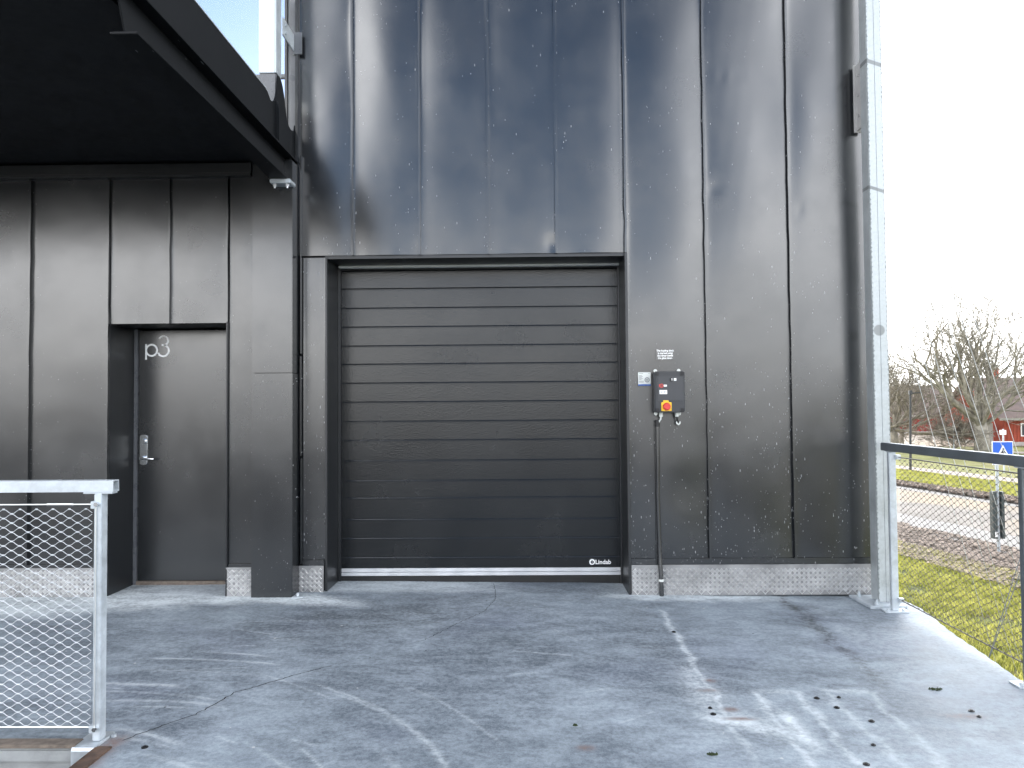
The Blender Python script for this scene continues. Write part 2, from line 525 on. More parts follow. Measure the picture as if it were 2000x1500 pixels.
def concrete():
    m, t, b = new_mat('worn_dock_concrete')
    g = t.add('ShaderNodeNewGeometry')
    P = g.outputs['Position']
    px, py, pz = t.sep(P)
    at = t.add('ShaderNodeAttribute', attribute_name='wear_and_glare')
    light, dark, rust = t.sep(at.outputs['Color'])
    big = t.noise(P, 0.9, 5.0, 0.6)
    mid = t.noise(t.comb(t.math('MULTIPLY', px, 1.0), t.math('MULTIPLY', py, 1.8), 0.0), 4.2, 7.0, 0.68)
    fine = t.noise(P, 38.0, 5.0, 0.7)
    grain = t.noise(P, 160.0, 3.0, 0.7)
    k = t.math('ADD', t.math('MULTIPLY', t.ramp(big, 0.40, 0.60), 0.38), t.math('MULTIPLY', t.ramp(mid, 0.38, 0.62), 0.34))
    k = t.math('ADD', k, t.math('MULTIPLY', t.ramp(fine, 0.37, 0.63), 0.28))
    k = t.math('ADD', k, t.math('MULTIPLY', t.math('SUBTRACT', grain, 0.5), 0.9))
    base = t.mix(k, (0.115, 0.136, 0.158), (0.35, 0.40, 0.44))
    brk = t.ramp(t.math('ADD', t.math('MULTIPLY', mid, 0.5), t.math('MULTIPLY', fine, 0.5)), 0.36, 0.60)
    lm = t.math('MULTIPLY', light, t.math('MULTIPLY_ADD', brk, 0.7, 0.38), clamp=True)
    base = t.mix(lm, base, (0.68, 0.73, 0.745))
    dm = t.math('MULTIPLY', dark, t.math('MULTIPLY_ADD', brk, -0.7, 1.0), clamp=True)
    base = t.mix(dm, base, (0.055, 0.058, 0.055))
    base = t.mix(t.math('MULTIPLY', rust, brk, clamp=True), base, (0.17, 0.095, 0.07))
    bluish = t.ramp(t.noise(P, 1.3, 3.0, 0.5, '4D', 2.0), 0.5, 0.75, 0.0, 0.35)
    base = t.mix(bluish, base, t.mix(0.5, base, (0.17, 0.185, 0.28)))
    # pale crumbs and splashes
    v = t.add('ShaderNodeTexVoronoi', feature='F1')
    t.put(v.inputs['Vector'], P)
    v.inputs['Scale'].default_value = 17.0
    rr = t.sep(v.outputs['Color'])
    sp = t.math('MULTIPLY', t.math('LESS_THAN', rr[0], 0.035), t.math('LESS_THAN', v.outputs['Distance'], t.math('MULTIPLY_ADD', rr[1], 0.10, 0.05)))
    base = t.mix(t.math('MULTIPLY', sp, 0.7), base, (0.55, 0.55, 0.53))
    v2 = t.add('ShaderNodeTexVoronoi', feature='F1')
    t.put(v2.inputs['Vector'], t.vmath('ADD', P, (7.3, 2.1, 0.0)))
    v2.inputs['Scale'].default_value = 13.0
    r2 = t.sep(v2.outputs['Color'])
    sp2 = t.math('MULTIPLY', t.math('LESS_THAN', r2[0], 0.03), t.math('LESS_THAN', v2.outputs['Distance'], t.math('MULTIPLY_ADD', r2[1], 0.07, 0.03)))
    base = t.mix(t.math('MULTIPLY', sp2, 0.8), base, (0.03, 0.03, 0.03))
    t.put(b.inputs['Base Color'], base)
    rgh = t.math('ADD', t.ramp(mid, 0.3, 0.7, 0.5, 0.68), t.math('MULTIPLY', lm, 0.25))
    b.inputs['Specular IOR Level'].default_value = 0.22
    t.put(b.inputs['Roughness'], rgh)
    bn = t.add('ShaderNodeBump')
    bn.inputs['Strength'].default_value = 0.5
    bn.inputs['Distance'].default_value = 0.004
    t.put(bn.inputs['Height'], t.math('ADD', t.math('MULTIPLY', mid, 0.8), t.math('ADD', t.math('MULTIPLY', fine, 0.5), t.math('MULTIPLY', grain, 0.25))))
    t.l.new(bn.outputs[0], b.inputs['Normal'])
    return m


M_CONC = concrete()
M_CONCEDGE = simple('pale_edge_concrete', (0.27, 0.28, 0.28), 0.8, var=0.2, scale=8.0, bump=0.4, bscale=60.0)


def ground_mat(name, c0, c1, scale=2.0, rough=0.95, c2=None):
    m, t, b = new_mat(name)
    g = t.add('ShaderNodeNewGeometry')
    P = g.outputs['Position']
    a = t.noise(P, scale, 6.0, 0.65)
    f = t.noise(P, scale * 14, 4.0, 0.7)
    k = t.ramp(t.math('ADD', t.math('MULTIPLY', a, 0.55), t.math('MULTIPLY', f, 0.45)), 0.38, 0.62)
    col = t.mix(k, c0, c1)
    if c2:
        col = t.mix(t.ramp(t.noise(P, scale * 0.22, 4.0, 0.6), 0.48, 0.66), col, c2)
    t.put(b.inputs['Base Color'], col)
    b.inputs['Roughness'].default_value = rough
    b.inputs['Specular IOR Level'].default_value = 0.3
    bn = t.add('ShaderNodeBump')
    bn.inputs['Strength'].default_value = 0.6
    bn.inputs['Distance'].default_value = 0.03
    t.put(bn.inputs['Height'], f)
    t.l.new(bn.outputs[0], b.inputs['Normal'])
    return m


M_GRASSBASE = ground_mat('lawn_soil', (0.045, 0.055, 0.014), (0.13, 0.15, 0.03), 6.0, c2=(0.13, 0.12, 0.045))
M_LAWNFAR = ground_mat('dry_lawn', (0.10, 0.11, 0.025), (0.20, 0.20, 0.055), 1.2, c2=(0.21, 0.19, 0.08))
M_ROAD = ground_mat('dusty_asphalt', (0.125, 0.113, 0.10), (0.20, 0.18, 0.16), 1.1, 0.8, c2=(0.24, 0.19, 0.13))
M_ROADPALE = ground_mat('pale_road_shoulder', (0.19, 0.183, 0.176), (0.27, 0.262, 0.25), 2.0, 0.85)
M_GRAVEL = ground_mat('leafy_gravel_verge', (0.19, 0.155, 0.135), (0.36, 0.30, 0.265), 5.0)
M_FORE = ground_mat('dark_asphalt', (0.035, 0.036, 0.038), (0.06, 0.06, 0.062), 1.5, 0.9)
M_PATH = ground_mat('gravel_path', (0.27, 0.23, 0.20), (0.37, 0.32, 0.28), 2.0)
M_YARD = ground_mat('sandy_yard', (0.30, 0.25, 0.20), (0.42, 0.36, 0.29), 0.8)


def leafy(name, c0, c1, rough=0.7, trans=0.35):
    m, t, b = new_mat(name)
    g = t.add('ShaderNodeNewGeometry')
    k = t.math('ADD', t.math('MULTIPLY', g.outputs['Random Per Island'], 0.5), t.math('MULTIPLY', t.ramp(t.noise(g.outputs['Position'], 3.5, 4.0, 0.7), 0.35, 0.65), 0.5))
    c = t.mix(k, c0, c1)
    t.put(b.inputs['Base Color'], c)
    b.inputs['Roughness'].default_value = rough
    b.inputs['Specular IOR Level'].default_value = 0.25
    tr = t.add('ShaderNodeBsdfTranslucent')
    t.put(tr.inputs[0], c)
    mx = t.add('ShaderNodeMixShader')
    mx.inputs[0].default_value = trans
    out = [n for n in t.n if n.type == 'OUTPUT_MATERIAL'][0]
    t.l.new(b.outputs[0], mx.inputs[1]); t.l.new(tr.outputs[0], mx.inputs[2]); t.l.new(mx.outputs[0], out.inputs[0])
    return m


M_BLADE = leafy('grass_blade', (0.10, 0.125, 0.016), (0.52, 0.50, 0.14), 0.6, 0.5)
M_LITTER = leafy('dead_leaf', (0.09, 0.07, 0.055), (0.42, 0.34, 0.28), 0.85, 0.1)

# ------------------------------------------------------------------ ground and roads
GZ = -1.6


def fz(x):
    return -0.02 - 0.0125 * max(0.0, x + 1.7)


def sheet(name, pts, z, mat):
    return tag(part(name, MB().poly([(p[0], p[1], z) for p in pts], [tuple(range(len(pts)))]), mat, fix=False), kind='structure')


far = [(1400 * math.cos(2 * math.pi * k / 48), 1400 * math.sin(2 * math.pi * k / 48)) for k in range(48)]
sheet('ground', far, GZ - 0.03, M_LAWNFAR)


def strip(name, xa, xb, z, mat, y0=-70, y1=150, lean=-0.17, wob=0.0, seed=0):
    g = np.random.default_rng(seed)
    ys = np.concatenate([np.linspace(y0, 0, 12), np.linspace(0.6, 32, 54), np.linspace(34, y1, 22)])
    vs, fs = [], []
    ja = np.convolve(g.normal(0, wob, len(ys) + 4), np.ones(3) / 3, 'same')[2:-2]
    jb = np.convolve(g.normal(0, wob, len(ys) + 4), np.ones(3) / 3, 'same')[2:-2]
    for i, y in enumerate(ys):
        vs += [(xa + lean * (y - 13) + ja[i], y, z), (xb + lean * (y - 13) + jb[i], y, z)]
        if i:
            fs.append((2 * i - 2, 2 * i - 1, 2 * i + 1, 2 * i))
    return tag(part(name, MB().poly(vs, fs), mat, fix=False), kind='structure')


sheet('forecourt', [(-70, -75), (9.8, -75), (9.8, -9), (9.8, 3), (-9.5, 3), (-70, 3)], GZ - 0.024, M_FORE)
strip('lawn', 2.0, 7.7, GZ - 0.020, M_GRASSBASE, wob=0.25, seed=1)
strip('gravel_verge', 7.5, 9.5, GZ - 0.014, M_GRAVEL, wob=0.2, seed=2)
strip('road', 9.25, 15.6, GZ - 0.008, M_ROAD, wob=0.06, seed=3)
strip('road_shoulder', 9.25, 10.75, GZ - 0.003, M_ROADPALE, wob=0.16, seed=4)
strip('road_shoulder', 15.0, 15.75, GZ - 0.003, M_ROADPALE, wob=0.08, seed=5)
strip('footpath', 20.6, 22.0, GZ - 0.014, M_PATH, wob=0.1, seed=6)
sheet('yard', [(24, 50), (29, 49.5), (33.2, 49.3), (60, 46), (60, 72), (20, 76), (20, 58)], GZ - 0.012, M_YARD)
sheet('gravel_path', [(30, 41), (60, 37.5), (60, 39.5), (30, 43)], GZ - 0.008, M_PATH)


def blades(name, n, region, hmin, hmax, wid, mat, zbase, kind='stuff', flat=False):
    """n small bent blades scattered over region(rng, n) -> x, y"""
    x, y = region(n)
    n = len(x)
    a = rng.uniform(0, 2 * math.pi, n)
    h = rng.uniform(hmin, hmax, n)
    lean = rng.uniform(0.1, 0.9, n) * h
    la = rng.uniform(0, 2 * math.pi, n)
    wv = rng.uniform(0.6, 1.3, n) * wid
    if flat:
        P = np.empty((n, 4, 3))
        l = rng.uniform(0.6, 1.4, n) * wid * 1.5
        ca, sa = np.cos(a), np.sin(a)
        for j, (u, v) in enumerate(((-1, -1), (1, -1), (1, 1), (-1, 1))):
            P[:, j, 0] = x + (u * l * ca - v * wv * sa) * 0.5
            P[:, j, 1] = y + (u * l * sa + v * wv * ca) * 0.5
            P[:, j, 2] = zbase + 0.006 + rng.uniform(0, hmax, n)
        idx = np.arange(n * 4).reshape(n, 4)
    else:
        P = np.empty((n, 3, 3))
        P[:, 0, 0] = x - np.cos(a) * wv / 2; P[:, 0, 1] = y - np.sin(a) * wv / 2; P[:, 0, 2] = zbase
        P[:, 1, 0] = x + np.cos(a) * wv / 2; P[:, 1, 1] = y + np.sin(a) * wv / 2; P[:, 1, 2] = zbase
        P[:, 2, 0] = x + np.cos(la) * lean; P[:, 2, 1] = y + np.sin(la) * lean; P[:, 2, 2] = zbase + h
        idx = np.arange(n * 3).reshape(n, 3)
    me = bpy.data.meshes.new(name)
    k = idx.shape[1]
    me.vertices.add(n * k); me.vertices.foreach_set('co', P.astype(np.float32).ravel())
    me.loops.add(n * k); me.loops.foreach_set('vertex_index', idx.astype(np.int32).ravel())
    me.polygons.add(n); me.polygons.foreach_set('loop_start', np.arange(0, n * k, k, dtype=np.int32)); me.polygons.foreach_set('loop_total', np.full(n, k, np.int32))
    me.update(calc_edges=True)
    return place(name, me, mat, fix=False)


def reg_strip(xa, xb, y0, y1, lean=-0.17, wedge=None, clump=0.0):
    def f(n):
        y = rng.uniform(y0, y1, n * 3)
        x = rng.uniform(xa, xb, n * 3) + lean * (y - 13)
        keep = np.ones(len(x), bool)
        if wedge:
            q = x / (y + 6.1)
            keep &= (q > wedge[0]) & (q < wedge[1])
        keep &= (x > 2.95)
        if clump:
            s = smooth_field(x, y, 11, 9, 0.7, 0.7)
            keep &= (s + rng.normal(0, 0.6, len(x))) > -clump
        return x[keep][:n], y[keep][:n]
    return f


g_ = blades('grass', 150000, reg_strip(-2.0, 7.9, -3.5, 16, wedge=(0.40, 0.80), clump=0.75), 0.03, 0.085, 0.016, M_BLADE, GZ - 0.02)
tag(g_, kind='stuff')
g2 = blades('grass', 60000, reg_strip(15.9, 20.6, 8, 40, wedge=(0.42, 0.78), clump=0.8), 0.03, 0.07, 0.02, M_BLADE, GZ - 0.03)
tag(g2, kind='stuff')
lt = blades('leaf_litter', 16000, reg_strip(6.9, 9.7, 2, 22, wedge=(0.40, 0.80), clump=0.6), 0.0, 0.03, 0.05, M_LITTER, GZ, flat=True)
tag(lt, kind='stuff')
lt2 = blades('leaf_litter', 9000, reg_strip(15.5, 16.4, 6, 34, wedge=(0.40, 0.80)), 0.0, 0.12, 0.07, M_LITTER, GZ, flat=True)
tag(lt2, kind='stuff')

# ------------------------------------------------------------------ concrete dock
xs = np.concatenate([np.arange(-7.5, -4.4, 0.1), np.arange(-4.4, 2.86, 0.012)])
ys = np.concatenate([np.arange(-9.0, -3.3, 0.1), np.arange(-3.3, 0.46, 0.012)])
X, Y = np.meshgrid(xs, ys)
xe = 2.885 + 0.145 * np.minimum(Y + 0.35, 0.0)
xe = np.maximum(xe, 2.30) + 0.008 * smooth_field(Y, X * 0, 3, 6, 0.25, 1)
XW = np.where(X > 1.9, 1.9 + (X - 1.9) * (xe - 1.9) / (xs.max() - 1.9), X)
Z = -0.02 - 0.0125 * np.maximum(0.0, XW + 1.7) + 0.0012 * smooth_field(XW, Y, 5, 8, 0.6, 0.6)
L = np.zeros_like(X); D = np.zeros_like(X); RU = np.zeros_like(X)
sf = lambda seed, l: smooth_field(XW, Y, seed, 9, l, l)


def seg(ax, ay, bx, by):
    vx, vy = bx - ax, by - ay
    t = np.clip(((XW - ax) * vx + (Y - ay) * vy) / (vx * vx + vy * vy), 0, 1)
    return np.hypot(XW - ax - t * vx, Y - ay - t * vy)


def sm(a, b, v):
    t = np.clip((v - a) / (b - a), 0, 1)
    return t * t * (3 - 2 * t)


wob = 0.018 * sf(21, 0.35) + 0.012 * sf(22, 0.12)
# sky glare painted pale along the right edge, dirt in the joint beside it
jl = 2.06 + 0.05 * (Y + 0.33)
L = np.maximum(L, 0.15 * sm(0.0, 0.07, XW - jl + wob) * (0.75 + 0.35 * sf(23, 0.5)))
D = np.maximum(D, 0.95 * np.exp(-((XW - jl + 0.09 + wob) / 0.055) ** 2) * sm(-2.0, -1.3, Y + 0.2 * sf(25, 0.3)))
# old joint by the control box
jb = 0.955 + 0.02 * (Y + 1.9) / 1.5 + 0.6 * wob
L = np.maximum(L, 0.62 * np.exp(-((XW - jb) / 0.022) ** 2) * sm(-3.2, -2.2, Y) * sm(-0.42, -0.55, Y))
L = np.maximum(L, 0.45 * np.exp(-((XW - jb + 0.05) / 0.09) ** 2) * sm(-2.9, -2.0, Y) * sm(-1.5, -1.9, Y))
L = np.maximum(L, 0.7 * np.exp(-((Y + 2.42 + 0.5 * (XW - 0.9) + wob) / 0.10) ** 2) * sm(0.75, 0.9, XW) * sm(1.35, 1.1, XW))
D = np.maximum(D, 0.30 * sm(0.02, -0.25, XW - jb) * sm(-0.55, -0.2, XW) * (0.5 + 0.5 * sf(26, 0.7)) * sm(-2.2, -1.0, Y))
# dusty edge along the walls
L = np.maximum(L, 0.80 * sm(-0.26, -0.12, Y + 1.5 * wob) * sm(0.4, 0.9, XW) * sm(2.15, 1.7, XW))
L = np.maximum(L, 0.9 * np.exp(-(np.hypot((XW + 1.85) / 0.62, (Y + 0.22 + 0.25 * (XW + 1.85)) / 0.17) ** 4)))
L = np.maximum(L, 0.85 * sm(-0.62, -0.3, Y - 0.28 * (XW + 2.6) + 2 * wob) * sm(-1.75, -2.1, XW))
L = np.maximum(L, 0.5 * sm(-0.1, 0.1, Y) * sm(0.1, -0.6, XW + wob))
L = np.maximum(L, 0.75 * sm(-0.16, -0.02, Y + wob) * sm(-3.2, -3.5, XW))
# two old bay outlines on the right
for xa, xb, yt in ((1.16, 1.40, -2.07), (1.54, 1.76, -2.04)):
    for xx, ln in ((xa, 0.0), (xb, -0.05)):
        xl = xx + ln * (yt - Y) + 0.8 * wob
        wd = 0.020 + 0.012 * (sf(31 + int(xx * 10), 0.3) > 0.4)
        L = np.maximum(L, (0.55 if xx < 1.5 else 0.36) * np.exp(-((XW - xl) / wd) ** 2) * sm(yt + 0.01, yt - 0.03, Y))
    L = np.maximum(L, 0.36 * np.exp(-((Y - yt + 0.4 * wob) / 0.03) ** 2) * sm(xa - 0.03, xa, XW) * sm(xb + 0.03, xb, XW))
L = np.maximum(L, 0.8 * np.exp(-((XW - 1.235 + wob) / 0.04) ** 2) * sm(-2.25, -2.4, Y) * sm(-2.85, -2.6, Y))
# curved tyre scrapes left of the middle
g3 = np.random.default_rng(44)
for k in range(20):
    cx, cy = -2.15 + g3.normal(0, 0.10), -3.75 + g3.normal(0, 0.14)
    rr = g3.uniform(0.95, 2.25)
    ang = np.arctan2(Y - cy, XW - cx)
    a0 = g3.uniform(0.15, 1.3); a1 = a0 + g3.uniform(0.25, 0.75)
    dd = np.hypot(XW - cx, (Y - cy) * 1.05) - rr + 0.010 * sf(60 + k, 0.5)
    L = np.maximum(L, g3.uniform(0.2, 0.5) * np.exp(-(dd / g3.uniform(0.006, 0.018)) ** 2) * sm(a0, a0 + 0.1, ang) * sm(a1, a1 - 0.2, ang))
for k in range(26):
    ax, ay = g3.uniform(-2.6, 1.6), g3.uniform(-3.0, -0.5)
    th = g3.normal(0.1, 0.5); ln = g3.uniform(0.1, 0.5)
    L = np.maximum(L, g3.uniform(0.15, 0.45) * np.exp(-(seg(ax, ay, ax + ln * math.cos(th), ay + ln * math.sin(th)) / 0.007) ** 2))
# darker worn zones
D = np.maximum(D, np.clip(0.42 * sm(0.1, 1.4, sf(71, 0.9)) * sm(-3.0, -0.8, Y), 0, 1))
D = np.maximum(D, 0.5 * np.exp(-(np.hypot((XW + 1.3) / 0.5, (Y + 0.75) / 0.28) ** 2)) * (0.6 + 0.4 * sf(72, 0.25)))
# rust
for cx, cy, a, b_ in ((0.985, -1.92, 0.035, 0.03), (0.93, -2.06, 0.06, 0.025), (0.985, -2.31, 0.04, 0.03), (1.0, -2.42, 0.08, 0.02), (2.08, -2.36, 0.10, 0.03), (0.25, -2.75, 0.04, 0.03)):
    RU = np.maximum(RU, 0.85 * np.exp(-(np.hypot((XW - cx) / a, (Y - cy) / b_) ** 3)))
RU = np.maximum(RU, 0.75 * sm(-3.0, -2.7, Y) * 0 + 0.8 * np.exp(-(seg(-1.80, -2.72, -1.78, -3.3) / 0.05) ** 2))
ny, nx = X.shape
idx = np.arange(nx * ny).reshape(ny, nx)
quads = np.stack([idx[:-1, :-1], idx[:-1, 1:], idx[1:, 1:], idx[1:, :-1]], -1)
keep = ~((XW[:-1, 1:] < -1.80) & (Y[1:, :-1] < -2.79))
quads = quads[keep].reshape(-1, 4)
used = np.unique(quads)
remap = np.full(nx * ny, -1); remap[used] = np.arange(len(used))
quads = remap[quads]
P = np.stack([XW, Y, Z], -1).reshape(-1, 3)[used]
me = bpy.data.meshes.new('dock_floor')
me.vertices.add(len(P)); me.vertices.foreach_set('co', P.astype(np.float32).ravel())
me.loops.add(quads.size); me.loops.foreach_set('vertex_index', quads.astype(np.int32).ravel())
me.polygons.add(len(quads)); me.polygons.foreach_set('loop_start', np.arange(0, quads.size, 4, dtype=np.int32)); me.polygons.foreach_set('loop_total', np.full(len(quads), 4, np.int32))
me.update(calc_edges=True)
ca = me.color_attributes.new('wear_and_glare', 'FLOAT_COLOR', 'POINT')
W4 = np.stack([np.clip(L, 0, 1), np.clip(D, 0, 1), np.clip(RU, 0, 1), np.ones_like(L)], -1).reshape(-1, 4)[used]
ca.data.foreach_set('color', W4.astype(np.float32).ravel())
dock = tag(place('dock_floor', me, M_CONC, fix=False, smooth='all'), kind='structure')

# dock body below the floor
mb = MB()
ey = [0.46] + list(np.arange(0.2, -9.1, -0.35))
for a, b_ in zip(ey[:-1], ey[1:]):
    xa = max(2.30, 2.885 + 0.145 * min(a + 0.35, 0)); xb = max(2.30, 2.885 + 0.145 * min(b_ + 0.35, 0))
    mb.poly([(xa - 0.004, a, GZ - 0.1), (xb - 0.004, b_, GZ - 0.1), (xb - 0.004, b_, fz(xb) - 0.002), (xa - 0.004, a, fz(xa) - 0.002)], [(0, 1, 2, 3)])
part('dock_side', mb, M_CONCEDGE, dock, fix=False)
boxp('dock_edge', (-7.5, -1.80, -2.80, -2.70, -0.085, -0.024), M_CONCEDGE, dock, bevel=0.008)
boxp('dock_wall', (-7.5, -1.84, -2.775, -2.69, GZ - 0.1, -0.092), M_CONCEDGE, dock)
boxp('dock_wall', (-1.84, -1.785, -9.0, -2.79, GZ - 0.1, -0.026), M_CONCEDGE, dock)
boxp('edge_board', (-7.5, -1.93, -2.812, -2.742, -0.019, -0.004), M_WOODSILL, dock, bevel=0.003)
# steel nosing, rusted
mb = MB().box(-1.835, -1.775, -9.0, -2.80, -0.024, -0.012).box(-1.845, -1.836, -9.0, -2.80, -0.11, -0.012)
tag(part('steel_nosing', mb, M_RUST, dock, bevel=0.002), 'rusty brown steel edge strip along the dock edge')
# crack
cr = [(-0.269, 0.30), (-0.25, 0.10), (-0.234, -0.199), (-0.304, -0.575), (-0.462, -0.866), (-0.637, -1.251), (-0.95, -1.60), (-1.272, -1.918), (-1.485, -2.167), (-1.572, -2.451), (-1.69, -2.609), (-1.77, -2.75)]
pts = []
for (a, b_), (c, d) in zip(cr[:-1], cr[1:]):
    n = max(3, int(math.hypot(c - a, d - b_) / 0.02))
    for i in range(n):
        pts.append((a + (c - a) * i / n + random.gauss(0, 0.0035), b_ + (d - b_) * i / n + random.gauss(0, 0.0035)))
mb = MB()
n = len(pts)
vs = []
for i, (x, y) in enumerate(pts):
    wd = (0.0010 + 0.0011 * random.random()) * (1.7 if y < -1.8 else 1.0) * (0.25 if -1.75 < y < -1.3 else 1.0)
    z = fz(x) + 0.0035
    tx, ty = (np.array(pts[min(i + 1, n - 1)]) - np.array(pts[max(i - 1, 0)]))
    l = math.hypot(tx, ty) + 1e-9
    vs += [(x - ty / l * wd, y + tx / l * wd, z), (x + ty / l * wd, y - tx / l * wd, z)]
mb.poly(vs, [(2 * i, 2 * i + 1, 2 * i + 3, 2 * i + 2) for i in range(n - 1)])
part('crack', mb, M_CRACK, dock, fix=False)

# ------------------------------------------------------------------ building
bld = thing('building', (0.4, 4.0, GZ), 'tall hall clad in black standing seam metal with a low wing on its left', 'building')


def pan(x0, x1, z0, z1, y0, seed, amp=0.006, seam=True, mat=None, dent=None, lb=1.0, rb=1.0):
    nx_ = 34
    nz_ = max(8, int((min(z1, 5.2) - z0) / 0.045))
    u = np.linspace(0, 1, nx_)
    u = 0.5 - 0.5 * np.cos(np.pi * u)
    zz = np.linspace(z0, min(z1, 5.2), nz_)
    if z1 > 5.2:
        zz = np.append(zz, np.linspace(5.6, z1, 8))
    U, ZZ = np.meshgrid(u, zz)
    XX = x0 + U * (x1 - x0)
    g = np.random.default_rng(seed)
    prof = amp * (1 - np.abs(2 * U - 1) ** 2.2)
    out = prof * (0.75 + 0.35 * smooth_field(XX, ZZ, seed, 6, 1.2, 1.3)) + 0.0018 * smooth_field(XX, ZZ, seed + 50, 7, 0.8, 1.3)
    out += 0.00022 * smooth_field(XX, ZZ, seed + 90, 8, 0.22, 0.3)
    # edges turn up into the seams, bottom hem
    dl, dr = (XX - x0), (x1 - XX)
    out += 0.010 * lb * np.exp(-dl / 0.012) + 0.010 * rb * np.exp(-dr / 0.012)
    fade = np.clip(np.minimum(dl, dr) / 0.03, 0, 1)
    out = out * (0.35 + 0.65 * fade)
    if z0 > 0.5 or True:
        out += 0.0007 * np.exp(-(ZZ - z0) / 0.03) * (smooth_field(XX, ZZ * 0, seed + 7, 5, 0.15, 1))
    for (cx, cz, a, s) in (dent or []):
        out -= a * np.exp(-((XX - cx) ** 2 + (ZZ - cz) ** 2) / s ** 2)
    YY = y0 - out
    vs = np.stack([XX, YY, ZZ], -1).reshape(-1, 3)
    nzr = len(zz)
    ii = np.arange(nzr * nx_).reshape(nzr, nx_)
    qs = np.stack([ii[:-1, :-1], ii[:-1, 1:], ii[1:, 1:], ii[1:, :-1]], -1).reshape(-1, 4)
    # hem: short return at the bottom edge
    bot = [(x, y0 + 0.02, z0) for x in XX[0]]
    vs = np.vstack([vs, bot])
    k0 = nzr * nx_
    hem = [(k0 + i, k0 + i + 1, i + 1, i) for i in range(nx_ - 1)]
    me = bpy.data.meshes.new('cladding_panel')
    me.from_pydata(vs.tolist(), [], [tuple(q) for q in qs.tolist()] + hem)
    at = me.attributes.new('edge', 'FLOAT', 'POINT')
    dmin = np.minimum(dl, dr)
    e = np.exp(-dmin / 0.035).reshape(-1)
    at.data.foreach_set('value', np.append(e, np.zeros(nx_)).astype(np.float32))
    p = place('cladding_panel', me, mat or M_SHEET, bld, fix=False, smooth=True)
    if seam:
        zt = z1
        mb = MB()
        n = max(2, int((min(zt, 5.2) - z0) / 0.12))
        zs = list(np.linspace(z0 - 0.004, min(zt, 5.2), n)) + ([zt] if zt > 5.2 else [])
        jit = [0.0016 * random.gauss(0, 1) for _ in zs]
        sec = [(-0.004, 0.005), (-0.004, -0.026), (-0.0115, -0.026), (-0.0115, -0.033), (0.004, -0.033), (0.004, 0.005)]
        vs = []
        for z, j in zip(zs, jit):
            vs += [(x1 + sx + j, y0 + sy, z) for sx, sy in sec]
        fs = [tuple(range(6))[::-1]]
        for i in range(len(zs) - 1):
            for k in range(6):
                a, b_ = i * 6 + k, i * 6 + (k + 1) % 6
                fs.append((a, b_, b_ + 6, a + 6))
        mb.poly(vs, fs)
        part('standing_seam', mb, M_SHEET, p, smooth=True)
    return p


# solid core behind the sheets
mb = MB()
mb.box(-1.905, -1.585, 0.03, 8, GZ, 8).box(0.825, 2.768, 0.03, 8, GZ, 8).box(-1.585, 0.825, 0.03, 8, 2.66, 8).box(-1.585, 0.825, 0.50, 8, GZ, 2.66)
part('wall_core', mb, M_SOFFIT, bld)
mb = MB()
mb.box(-9, -3.262, -0.10, 7, GZ, 3.35).box(-2.318, -1.91, -0.10, 7, GZ, 3.35).box(-3.262, -2.318, -0.10, 7, 2.115, 3.35).box(-3.262, -2.318, 0.32, 7, GZ, 2.115)
part('wall_core', mb, M_SOFFIT, bld)

PX = [-1.805, -1.366, -0.825, -0.275, 0.266, 0.815]
for i in range(5):
    pan(PX[i], PX[i + 1], 2.648, 8.0, 0.0, 100 + i, amp=(0.013, 0.014, 0.009, 0.007, 0.011)[i],
        dent=[(0.22, 2.72, 0.006, 0.05)] if i == 3 else ([(-0.8, 2.68, 0.004, 0.06)] if i == 1 else None))
RX = [0.823, 1.447, 2.112, 2.762]
for i in range(3):
    dn = {0: [(1.25, 0.75, 0.005, 0.18)], 1: [(1.52, 3.15, 0.004, 0.05), (1.60, 4.05, 0.002, 0.02), (1.70, 4.05, 0.002, 0.02), (1.76, 4.05, 0.002, 0.02)], 2: [(2.2, 2.98, 0.003, 0.03)]}[i]
    pan(RX[i], RX[i + 1], 0.228, 8.0, 0.0, 210 + i, amp=(0.014, 0.014, 0.015)[i], seam=i < 2, dent=dn)
# narrow jamb sheet left of the roller door, corner flashing and thin rods
pan(-1.765, -1.583, 0.228, 2.632, 0.002, 301, amp=0.003, seam=False)
boxp('corner_flashing', (-1.888, -1.826, -0.012, 0.03, 2.0, 8), M_STRIP, bld, bevel=0.002)
boxp('corner_trim', (-1.910, -1.889, -0.030, 0.03, 2.0, 8), M_REVEAL, bld, bevel=0.002)
boxp('corner_trim', (-1.825, -1.813, -0.030, 0.03, 2.0, 8), M_REVEAL, bld, bevel=0.002)
boxp('corner_trim', (-1.812, -1.795, -0.045, 0.03, 0.2, 8), M_REVEAL, bld, bevel=0.002)
boxp('seam_rod', (-1.780, -1.770, -0.040, 0.003, 1.86, 3.45), M_SHEET, bld, bevel=0.002)
boxp('seam_rod', (-1.781, -1.771, -0.046, 0.003, 1.05, 1.84), M_SHEET, bld, bevel=0.002)
boxp('seam_rod', (-1.778, -1.768, -0.040, 0.003, 0.2, 1.03), M_SHEET, bld, bevel=0.002)
